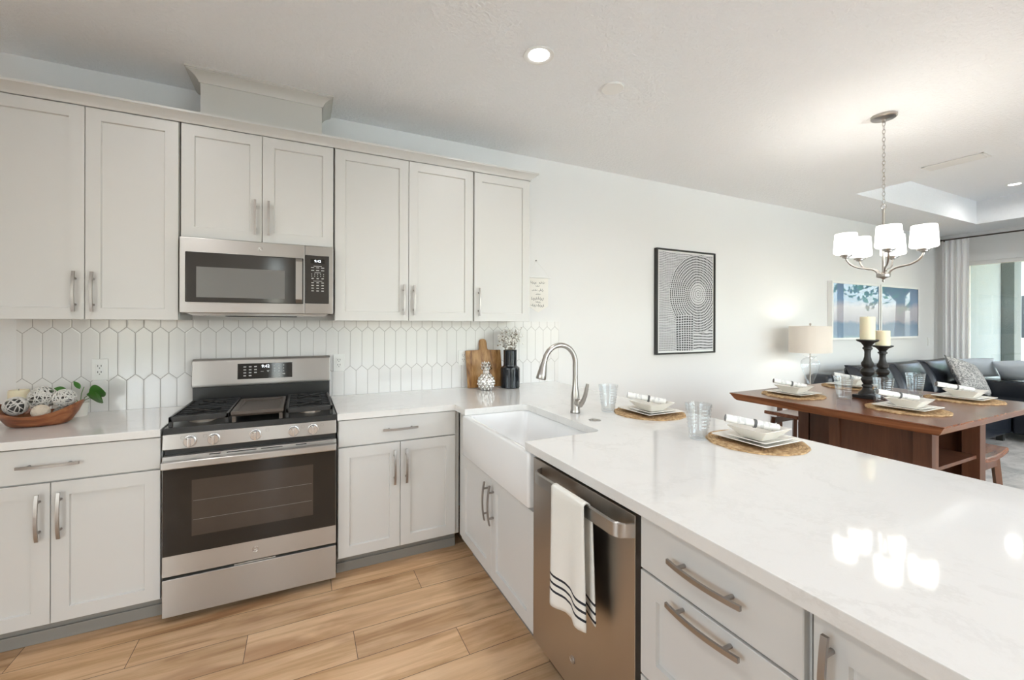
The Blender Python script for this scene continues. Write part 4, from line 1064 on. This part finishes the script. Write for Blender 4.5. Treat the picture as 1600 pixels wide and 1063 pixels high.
M['stoolseat'] = wood('walnut_stool_seat', WAL, 'x', 1.0, .25)
s0 = stool((3.860, -1.895-.02, 0), 0, 'walnut saddle stool tucked under the right side of the table')
s1 = dup(s0, (4.040, -.800, 0), 0, 'walnut saddle stool half hidden at the left side of the table')

setting((3.070, -1.330, CT), 'at the near left corner of the wooden table', R(141), (.0, -.005), 0, (-.02, .02))
setting((3.150, -1.925, CT), 'at the near right corner of the wooden table', R(141), (.0, -.01), 0, (-.02, .05))
setting((3.890, -1.290, CT), 'at the far left corner of the wooden table', R(141), (.0, -.005), 0, (-.02, .02))
setting((3.905, -1.925, CT), 'at the far right corner of the wooden table', R(141), (.0, -.01), 0, (-.02, .05))

def candlestick(c, h, label):
    t = thing('candlestick', label, 'candlestick', c, 'black turned candlesticks'); x, y, z = c
    b = B(); b.box(x-.062, x+.062, y-.062, y+.062, z+.0002, z+.022, .004); obj('base', b, M['blackpaint'], t)
    k = (h-.022)/.363
    pr = [(.050, 0), (.048, .012), (.030, .030), (.024, .048), (.030, .054), (.030, .064), (.022, .070), (.030, .084), (.036, .100), (.030, .116), (.022, .122), (.034, .134), (.041, .152), (.034, .170), (.023, .178), (.033, .190), (.035, .206), (.024, .226), (.018, .25), (.017, .280), (.020, .296), (.027, .300), (.027, .310), (.021, .314), (.022, .322), (.036, .342), (.056, .352), (.060, .356), (.060, .363), (.054, .363), (.050, .360), (.001, .360)]
    b = B(); b.lathe([(r, z+.0222+q*k) for r, q in pr], (x, y, 0), 32); obj('turned_stem', b, M['blackpaint'], t, 35)
def pillar(c, r, h, label):
    t = thing('pillar_candle', label, 'candle', c, 'ivory pillar candles'); x, y, z = c
    b = B(); b.lathe([(.001, z+.0003), (r-.002, z+.0003), (r, z+.003), (r, z+h-.003), (r-.003, z+h), (r-.012, z+h-.003), (.001, z+h-.005)], (x, y, 0), 32); obj('wax', b, M['candle'], t)
    b = B(); b.cyl((x, y, z+h-.0049), .0013, .010, 'z', 6); obj('wick', b, M['ink'], t)
candlestick((3.405, -1.618, CT), .392, 'taller black turned candlestick on the dining table')
pillar((3.405, -1.618, CT+.3895), .041, .155, 'taller ivory pillar candle on the taller candlestick')
candlestick((3.690, -1.580, CT), .345, 'shorter black turned candlestick on the dining table')
pillar((3.690, -1.580, CT+.3425), .042, .108, 'shorter ivory pillar candle on the shorter candlestick')

# ------------------------------------------------------------------ chandelier
HX, HY = 3.485, -1.671
ch = thing('chandelier', 'five arm nickel chandelier with lit white shades over the dining table', 'chandelier', (HX, HY, ZC))
b = B(); b.lathe([(.070, ZC-.0005), (.070, ZC-.014), (.064, ZC-.020), (.030, ZC-.024), (.012, ZC-.030), (.010, ZC-.045), (.001, ZC-.047)], (HX, HY, 0), 36); obj('canopy', b, M['satin'], ch)
b = B(); zt, zb = ZC-.042, 2.215; n_ = 21; st = (zt-zb)/n_
for i in range(n_):
    zc_ = zt-(i+.5)*st; a = 0 if i % 2 else PI/2; pts = []
    for k in range(14):
        th = 2*PI*k/14; u = .0078*math.cos(th); v = (st*.66)*math.sin(th); pts.append((HX+u*math.cos(a), HY+u*math.sin(a), zc_+v))
    b.tube(pts, .0017, 5, True)
obj('chain', b, M['satin'], ch)
b = B(); b.tube([(HX+.016*math.cos(2*PI*k/18)*.898, HY-.016*math.cos(2*PI*k/18)*.44, 2.196+.016*math.sin(2*PI*k/18)) for k in range(18)], .003, 6, True)
b.lathe([(.001, 2.180), (.010, 2.178), (.0095, 2.16), (.0085, 2.15), (.0085, 1.76), (.012, 1.752)], (HX, HY, 0), 18)
obj('stem', b, M['satin'], ch)
b = B(); b.lathe([(.001, 1.690), (.006, 1.693), (.008, 1.702), (.006, 1.710), (.012, 1.716), (.022, 1.720), (.036, 1.724), (.038, 1.730), (.038, 1.744), (.034, 1.750), (.001, 1.752)], (HX, HY, 0), 32); obj('hub', b, M['satin'], ch)
rp = Vector((.898, -.44, 0)); nr = Vector((-.44, -.898, 0))
for k, ang in enumerate((62, 124, 203, 272, 325)):
    dv = rp*math.cos(R(ang)) + nr*math.sin(R(ang)); c = Vector((HX, HY, 0))
    def P(r, z): return tuple(c + dv*r + Vector((0, 0, z)))
    ctrl = [(.028, 1.738), (.040, 1.764), (.065, 1.780), (.10, 1.787), (.14, 1.795), (.175, 1.814), (.198, 1.842), (.205, 1.866)]
    b = B(); pts = []
    for i in range(len(ctrl)-1):
        for s_ in range(4):
            p0 = ctrl[max(i-1, 0)]; p1 = ctrl[i]; p2 = ctrl[i+1]; p3 = ctrl[min(i+2, len(ctrl)-1)]; u = s_/4
            pts.append(tuple(.5*((2*p1[j])+(-p0[j]+p2[j])*u+(2*p0[j]-5*p1[j]+4*p2[j]-p3[j])*u*u+(-p0[j]+3*p1[j]-3*p2[j]+p3[j])*u**3) for j in (0, 1)))
    pts.append(ctrl[-1]); b.tube([P(*p) for p in pts], .0062, 10)
    arm = obj('arm', b, M['satin'], ch)
    sc_ = P(.205, 0)
    b = B(); b.lathe([(.008, 1.860), (.020, 1.864), (.022, 1.872), (.033, 1.874), (.035, 1.882), (.030, 1.887), (.018, 1.889)], (sc_[0], sc_[1], 0), 24); obj('shade_holder', b, M['satin'], arm)
    b = B(); b.lathe([(.018, 1.8905), (.063, 1.8915), (.070, 1.899), (.0705, 1.908), (.063, 2.026), (.061, 2.029), (.0595, 2.026), (.066, 1.910), (.061, 1.898), (.018, 1.896)], (sc_[0], sc_[1], 0), 36, False, False)
    obj('glass_shade', b, M['opal'], ch, 60)
    l = bpy.data.lights.new('chandelier_bulb', 'POINT'); l.energy = 1.0; l.color = (1, .93, .83); l.shadow_soft_size = .025
    lo = bpy.data.objects.new('chandelier_bulb', l); COL.objects.link(lo); lo.location = Vector((sc_[0], sc_[1], 1.985)) - Vector(ch.location); lo.parent = ch

# ------------------------------------------------------------------ ceiling fittings
def downlight(x, y, z, label):
    t = thing('recessed_light', label, 'ceiling light', (x, y, z), 'recessed ceiling lights')
    b = B(); b.lathe([(.078, z-.0005), (.080, z-.003), (.078, z-.006), (.066, z-.0065), (.056, z-.0025), (.054, z-.0008)], (x, y, 0), 36, False, False); obj('trim_ring', b, M['plastic'], t)
    b = B(); b.lathe([(.053, z-.0010), (.052, z-.0030), (.001, z-.0035)], (x, y, 0), 32, True, True); obj('lens', b, M['lens'], t)
    l = bpy.data.lights.new('downlight_lamp', 'AREA'); l.shape = 'DISK'; l.size = .10; l.energy = CAN_W; l.color = (1, .99, .975); l.spread = R(165)
    lo = bpy.data.objects.new('downlight_lamp', l); COL.objects.link(lo); lo.location = (0, 0, -.010); lo.parent = t
downlight(1.099, -1.212, ZC, 'lit recessed ceiling light above the sink')
downlight(7.780, -1.160, TZ, 'lit recessed ceiling light in the raised living room tray')
for x, y in ((-.75, -1.212), (-.75, -2.75), (1.10, -2.75), (-.75, -4.3), (1.10, -4.3), (3.3, -3.9)): downlight(x, y, ZC, 'recessed ceiling light outside the picture')
for x, y in ((6.0, -3.9), (7.78, -3.9)): downlight(x, y, TZ, 'recessed ceiling light outside the picture')
b = B(); b.lathe([(.066, ZC-.0005), (.066, ZC-.006), (.062, ZC-.010), (.001, ZC-.0105)], (1.641, -1.138, 0), 36)
tag(at_base(obj('ceiling_cover_plate', b, M['plastic']), (1.641, -1.138, ZC)), 'round white blank cover plate on the ceiling beside the recessed light', 'cover plate')
t = thing('ceiling_vent', 'white rectangular air vent on the ceiling right of the chandelier', 'vent', (5.0, -1.53, ZC))
b = B(); vx0, vx1, vy0, vy1 = 4.93, 5.10, -1.72, -1.33
b.box(vx0, vx1, vy0, vy0+.022, ZC-.007, ZC-.0005, .002).box(vx0, vx1, vy1-.022, vy1, ZC-.007, ZC-.0005, .002).box(vx0, vx0+.022, vy0, vy1, ZC-.007, ZC-.0005, .002).box(vx1-.022, vx1, vy0, vy1, ZC-.007, ZC-.0005, .002); obj('frame', b, M['plastic'], t)
for i in range(5):
    b = B(); x = vx0+.035+i*.025; b.box(-.011, .011, vy0+.022, vy1-.022, -.0008, .0008, 0, 2, Matrix.Translation((x, 0, ZC-.0085)) @ Matrix.Rotation(R(28), 4, 'Y')); obj('louver', b, M['plastic'], t)
b = B(); b.box(vx0+.02, vx1-.02, vy0+.02, vy1-.02, ZC-.0016, ZC-.0006); obj('backing', b, M['grey'], t)

# ------------------------------------------------------------------ wall hangings
t = thing('framed_art', 'black framed black and white dotted art print on the back wall', 'picture', (3.5, -.02, 1.10))
X0, X1, Z0, Z1 = 3.086, 3.912, 1.106, 2.150; dd = -.040; fw = .016
b = B(); b.box(X0, X0+fw, dd, -.001, Z0, Z1, .001).box(X1-fw, X1, dd, -.001, Z0, Z1, .001).box(X0+fw, X1-fw, dd, -.001, Z0, Z0+fw, .001).box(X0+fw, X1-fw, dd, -.001, Z1-fw, Z1, .001); obj('frame', b, M['black'], t)
b = B(); b.box(X0+fw, X1-fw, -.026, -.0012, Z0+fw, Z1-fw); obj('mat_border', b, M['plastic'], t)
b = B(); b.box(X0+fw+.022, X1-fw-.014, -.0275, -.0262, Z0+fw+.016, Z1-fw-.014); obj('print', b, M['dotart'], t)
for k, (X0, X1, lab) in enumerate(((6.045, 7.215, 'left white framed blue abstract print behind the lamp'), (7.245, 8.352, 'right white framed blue abstract print above the sofa'))):
    t = thing('framed_art', lab, 'picture', ((X0+X1)/2, -.02, 1.20)); Z0, Z1 = 1.205, 1.963; fw = .028
    b = B(); b.box(X0, X0+fw, -.055, -.001, Z0, Z1, .002).box(X1-fw, X1, -.055, -.001, Z0, Z1, .002).box(X0+fw, X1-fw, -.055, -.001, Z0, Z0+fw, .002).box(X0+fw, X1-fw, -.055, -.001, Z1-fw, Z1, .002); obj('frame', b, M["trim"], t)
    b = B(); b.box(X0+fw, X1-fw, -.050, -.0012, Z0+fw, Z1-fw); obj('print', b, sea_art(k*5.0), t)
t = thing('wall_banner', 'small white pennant banner with handwritten words hanging beside the end wall cabinet', 'banner', (1.765, -.004, 1.80))
b = B(); hw = .098; cxb = 1.783
b.prism([(cxb-hw, 1.790), (cxb+hw, 1.790), (cxb+hw, 1.556), (cxb, 1.500), (cxb-hw, 1.556)], 'y', -.0045, -.0025); obj('cloth', b, M['linen'], t)
b = B(); b.tube([(cxb-.118, -.006, 1.796), (cxb, -.006, 1.796), (cxb+.118, -.006, 1.796)], .004, 8); obj('dowel', b, M['plastic'], t)
b = B(); b.tube([(cxb-.11, -.006, 1.798), (cxb-.06, -.004, 1.86), (1.760, -.003, 1.935)], .0008, 4); b.tube([(cxb+.11, -.006, 1.798), (cxb+.06, -.004, 1.86), (1.760, -.003, 1.935)], .0008, 4); obj('string', b, M['linen'], t)
b = B(); b.tube([(1.760, -.0005, 1.935), (1.760, -.012, 1.937)], .0032, 8); b.ball((1.760, -.013, 1.937), .006, 10, 6); obj('nail', b, M['grey'], t)
b = B(); rnd = random.Random(3)
def hand(x, z, L, h, seed):
    rn = random.Random(seed); n_ = max(6, int(L/.0022)); pts = []
    ph = rn.uniform(0, 6)
    for i in range(n_):
        u = i/(n_-1); lp = 2*PI*u*L/.0165+ph; amp = h*(.75+.5*math.sin(u*L*300+seed))
        pts.append((x-L/2+u*L+.0045*math.sin(lp*1.0+.8), -.0052, z+amp*math.sin(lp)*.55))
    b.tube(pts, .0013, 4)
for z, L, h, dx, sd in ((1.752, .060, .020, -.045, 1), (1.752, .055, .018, .035, 2), (1.723, .035, .013, -.005, 3), (1.688, .050, .013, -.035, 4), (1.688, .040, .024, .030, 5), (1.655, .040, .012, 0, 6), (1.618, .115, .026, -.005, 7), (1.590, .045, .013, 0, 8), (1.562, .050, .022, -.040, 9), (1.560, .070, .024, .025, 10)):
    hand(cxb+dx, z, L, h, sd)
obj('handwriting', b, M['ink'], t)
t = thing('light_switch', 'small white switch plate on the back wall beneath the right blue print', 'switch', (8.80, -.0085, 1.14))
b = B(); b.box(8.765, 8.835, -.008, -.0005, 1.08, 1.20, .002); obj('cover_plate', b, M['plastic'], t)
b = B(); b.box(8.790, 8.810, -.012, -.0082, 1.12, 1.16, .001); obj('rocker', b, M['plastic'], t)

# ------------------------------------------------------------------ lamp on its table
LX, LY = 5.118, -.308
t = thing('side_table', 'small dark side table under the glass lamp, mostly hidden by the dining table', 'side table', (LX, LY, 0))
b = B(); b.box(LX-.24, LX+.24, -.55, -.07, .60, .63, .004); obj('top', b, M['tablewood'], t)
for sx in (-1, 1):
    for sy in (-1, 1):
        b = B(); b.box(LX+sx*.21-.02, LX+sx*.21+.02, LY+sy*.21-.02, LY+sy*.21+.02, .0005, .5995, .002); obj('leg', b, M['tablewood'], t)
t = thing('table_lamp', 'clear glass urn lamp with a wide white drum shade beside the sofa', 'lamp', (LX, LY, .63))
b = B(); b.box(LX-.07, LX+.07, LY-.07, LY+.07, .6302, .655, .004); obj('base', b, M['glass'], t)
b = B(); b.lathe([(.001, .6555), (.040, .6555), (.034, .68), (.024, .71), (.028, .75), (.052, .82), (.080, .90), (.092, .95), (.090, .99), (.066, 1.02), (.042, 1.032), (.046, 1.042), (.066, 1.052), (.066, 1.058), (.040, 1.062), (.012, 1.062)], (LX, LY, 0), 36); obj('glass_urn', b, M['glass'], t, 50)
b = B(); b.cyl((LX, LY, .6562), .007, .73, 'z', 12); b.lathe([(.004, 1.392), (.009, 1.40), (.013, 1.41), (.007, 1.418), (.001, 1.42)], (LX, LY, 0), 14)
for k in range(3):
    a = 2*PI*k/3; b.tube([(LX, LY, 1.388), (LX+.24*math.cos(a), LY+.24*.75*math.sin(a), 1.380)], .0022, 5)
obj('rod', b, M['satin'], t)
b = B(); b.lathe([(.250, 1.092), (.246, 1.386), (.243, 1.386), (.247, 1.092)], (LX, LY, 0), 48, False, False, sy=.75); b_ = obj('lamp_shade', b, M['shade'], t, 60)
l = bpy.data.lights.new('lamp_bulb', 'POINT'); l.energy = LAMP_W; l.color = (1, .93, .84); l.shadow_soft_size = .03
lo = bpy.data.objects.new('lamp_bulb', l); COL.objects.link(lo); lo.location = (0.06, 0.0, 1.235-.63); lo.parent = t

# ------------------------------------------------------------------ sofa, pillows, rug
def cushion(b, c, sx, sy, sz, rot=None, p=3.2, n_=18):
    Mx = Matrix.Translation(c) @ (rot if rot is not None else Matrix.Identity(4))
    rr = []
    for j in range(n_+1):
        v = -PI/2+PI*j/n_; ring = []
        for i in range(2*n_):
            u = 2*PI*i/(2*n_)
            f = lambda t_: math.copysign(abs(t_)**(2/p), t_)
            ring.append(Mx @ Vector((sx*f(math.cos(v))*f(math.cos(u)), sy*f(math.cos(v))*f(math.sin(u)), sz*f(math.sin(v)))))
        rr.append(ring)
    b.rings(rr)
def puff(b, c, hw, hh, th, rot=None, sag=.07, e=.42, N=16):
    """stuffed square cushion standing in the local XZ plane"""
    Mx = Matrix.Translation(c) @ (rot if rot is not None else Matrix.Identity(4))
    def side(sg):
        def fn(a, d):
            u, v = 2*a-1, 2*d-1
            return Mx @ Vector((hw*u*(1-sag*(1-v*v)), sg*(.004+th*max(0, (1-u*u)*(1-v*v))**e), hh*v*(1-sag*(1-u*u))))
        return fn
    b.grid(side(1), N, N); b.grid(side(-1), N, N)
    rim = [(i/N, 0) for i in range(N)]+[(1, i/N) for i in range(N)]+[(1-i/N, 1) for i in range(N)]+[(0, 1-i/N) for i in range(N)]
    f, g = side(1), side(-1); n_ = len(rim)
    b.rings([[f(*q) for q in rim], [g(*q) for q in rim]], False, False)
sf = thing('sectional_sofa', 'black leather sectional sofa along the back wall below the blue prints', 'sofa', (6.9, -.7, 0))
b = B(); b.box(5.52, 8.55, -1.17, -.06, .10, .36, .03, 3); b.box(7.64, 8.55, -2.6, -1.175, .10, .36, .03, 3); obj('base', b, M['leather'], sf, 40)
for x0, x1 in ((5.75, 6.69), (6.70, 7.63)):
    b = B(); b.box(x0, x1, -1.18, -.40, .361, .49, .05, 4); obj('seat_cushion', b, M['leather'], sf, 60)
b = B(); b.box(7.645, 8.09, -2.6, -.40, .361, .49, .05, 4); obj('chaise_cushion', b, M['leather'], sf, 60)
b = B(); b.box(5.52, 8.55, -.30, -.055, .361, .815, .06, 4); obj('backrest', b, M['leather'], sf, 60)
for x in (6.16, 7.02, 7.86):
    b = B(); puff(b, (x, -.44, .70), .435, .245, .12, Matrix.Rotation(R(-22), 4, 'X'), .04, .35); obj('back_cushion', b, M['leather'], sf, 60)
b = B(); b.box(5.48, 5.74, -1.16, -.06, .361, .66, .06, 4); obj('armrest', b, M['leather'], sf, 60)
b = B(); b.box(8.10, 8.55, -2.6, -.40, .361, .675, .03, 4); obj('armrest', b, M['leather'], sf, 60)
b = B()
for x, y in ((5.6, -1.1), (7.58, -1.1), (5.6, -.14), (8.45, -.14), (7.75, -2.5), (8.45, -2.5)): b.box(x-.03, x+.03, y-.03, y+.03, .0105, .10)
obj('feet', b, M['black'], sf)
b = B(); puff(b, (0, 0, 0), .30, .235, .085)
o_ = obj('throw_pillow', b, M['pillow'], None, 80); o_.location = (7.84, -.74, .735); o_.rotation_euler = (R(-30), R(14), R(-10)); tag(o_, 'grey damask throw pillow leaning on the sofa near the curtain', 'pillow')
for k, (c, rz, lab) in enumerate((((8.33, -.66, .815), 8, 'pale blue throw pillow behind the sofa arm, nearer the curtain'), ((8.33, -1.05, .815), -6, 'pale blue throw pillow behind the sofa arm, nearer the picture edge'))):
    b = B(); puff(b, (0, 0, 0), .20, .15, .085); o_ = obj('throw_pillow', b, M['bluecloth'], None, 80); o_.location = c; o_.rotation_euler = (R(-35), R(6), R(90+rz)); tag(o_, lab, 'pillow', 'pale blue pillows')
b = B(); b.box(5.2, 8.6, -4.6, -.62, .0005, .010, .004); tag(at_base(obj('area_rug', b, M['rug']), (6.9, -2.6, 0)), 'grey distressed area rug on the living room floor', 'rug')

# ------------------------------------------------------------------ curtain and rod
def curtain(y0, y1, label):
    b = B()
    def fn(u, v):
        y = y0+(y1-y0)*u; z = .02+2.688*v
        return (8.985+.022*math.sin(u*2*PI*4.5+.5*math.sin(v*3))*(1-.3*v)+.008*math.sin(u*31), y+(.03*(1-v)*(u-.5)), z)
    b.grid(fn, 72, 12); o_ = obj('curtain', b, M['curtain'], None, 180); at_base(o_, (8.985, (y0+y1)/2, .02)); tag(o_, label, 'curtain', 'white curtains'); return o_
curtain(-.095, -.40, 'sheer white curtain at the left side of the sliding door')
curtain(-3.85, -4.35, 'sheer white curtain at the far side of the sliding door, outside the picture')
t = thing('curtain_rod', 'dark bronze curtain rod above the sliding glass door', 'curtain rod', (8.985, -2.2, 2.70))
b = B(); b.tube([(8.985, -.085, 2.722), (8.985, -2.2, 2.722), (8.985, -4.5, 2.722)], .011, 12); obj('pole', b, M['bronze'], t)
b = B(); b.lathe([(.011, -.085), (.020, -.080), (.014, -.074), (.026, -.060), (.028, -.05), (.020, -.035), (.001, -.03)], (8.985, 0, 2.722), 16, axis='y'); obj('finial', b, M['bronze'], t)
for y in (-.12, -4.3):
    b = B(); b.box(8.98, XR-.0005, y-.008, y+.008, 2.695, 2.712); obj('bracket', b, M['bronze'], t)

# ------------------------------------------------------------------ outside
b = B(); b.box(XW-8, 14, -14, YF-.125, -.14, -.021); struct('ground_bounce_pavers', b, M['paver'])  # unseen pale pavers, added to bounce neutral light onto the ceiling
b = B(); b.box(14.005, 60, -40, 25, -.14, -.02).box(XL-30, 14, -40, -14.005, -.14, -.02); tag(obj('lawn', b, M['lawn']), 'green lawn seen beyond the patio', 'lawn', kind='stuff')
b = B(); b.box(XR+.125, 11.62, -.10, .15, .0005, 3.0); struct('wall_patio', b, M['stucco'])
b = B(); b.box(11.30, 11.62, -.265, -.101, .0005, 3.0, .01); struct('wall_patio_column', b, M['stucco_shaded'])
b = B(); b.box(XR+.125, 11.7, -4.3, .15, 3.005, 3.15); struct('ceiling_patio_shade', b, M['extwhite'])  # unseen roof, put back to keep sun and sky off the stucco
nh = thing('neighbor_house', 'pale house with dark windows seen through the sliding glass door', 'house', (22, 2, 0))
b = B(); b.box(20, 26, -3.0, 9, -.02, 3.4); obj('wall', b, M['extwhite'], nh)
b = B(); b.prism([(-3.5, 3.41), (9.5, 3.41), (3, 5.6)], 'x', 19.6, 26.4); obj('roof', b, M['rooftile'], nh)
for y in (-1.6, 1.2, 4.6):
    b = B(); b.box(19.96, 19.998, y-.6, y+.6, 1.0, 2.3); obj('window', b, M['extdark'], nh)
rnd = random.Random(11)
def tree(x, y, h, r, lab):
    t = thing('tree', lab, 'tree', (x, y, 0), 'garden trees')
    b = B(); b.tube([(x, y, -.0195), (x+.1, y, h*.3), (x-.05, y+.1, h*.6)], .12, 8, rfun=lambda u: .16-.08*u)
    for k in range(6):
        a = k*1.05; b.tube([(x, y, h*.42), (x+math.cos(a)*r*.5, y+math.sin(a)*r*.5, h*.65)], .05, 6, rfun=lambda u: .06-.035*u)
    obj('trunk', b, M['bark'], t)
    b = B()
    for k in range(1500):
        d_ = Vector((rnd.gauss(0, 1), rnd.gauss(0, 1), rnd.gauss(0, .8))).normalized()*r*rnd.uniform(.35, 1)
        p = Vector((x, y, h*.68))+d_; s_ = rnd.uniform(.06, .13)
        n1 = Vector((rnd.gauss(0, 1), rnd.gauss(0, 1), rnd.gauss(0, 1))).normalized(); n2 = n1.orthogonal().normalized()
        b.poly([p-n1*s_, p+n2*s_*.5, p+n1*s_, p-n2*s_*.5])
    f_ = obj('foliage', b, M['leaf'], t, smooth=False); f_['kind'] = 'stuff'
tree(15.6, -3.2, 5.0, 1.7, 'leafy garden tree reflected in the right blue print')
tree(16.5, -7.0, 6.0, 2.2, 'leafy garden tree further along the lawn')
tree(18.0, -11.5, 6.5, 2.4, 'leafy garden tree at the far end of the lawn')
tree(1.5, -16.0, 5.0, 2.0, 'leafy garden tree outside the added glazed door')
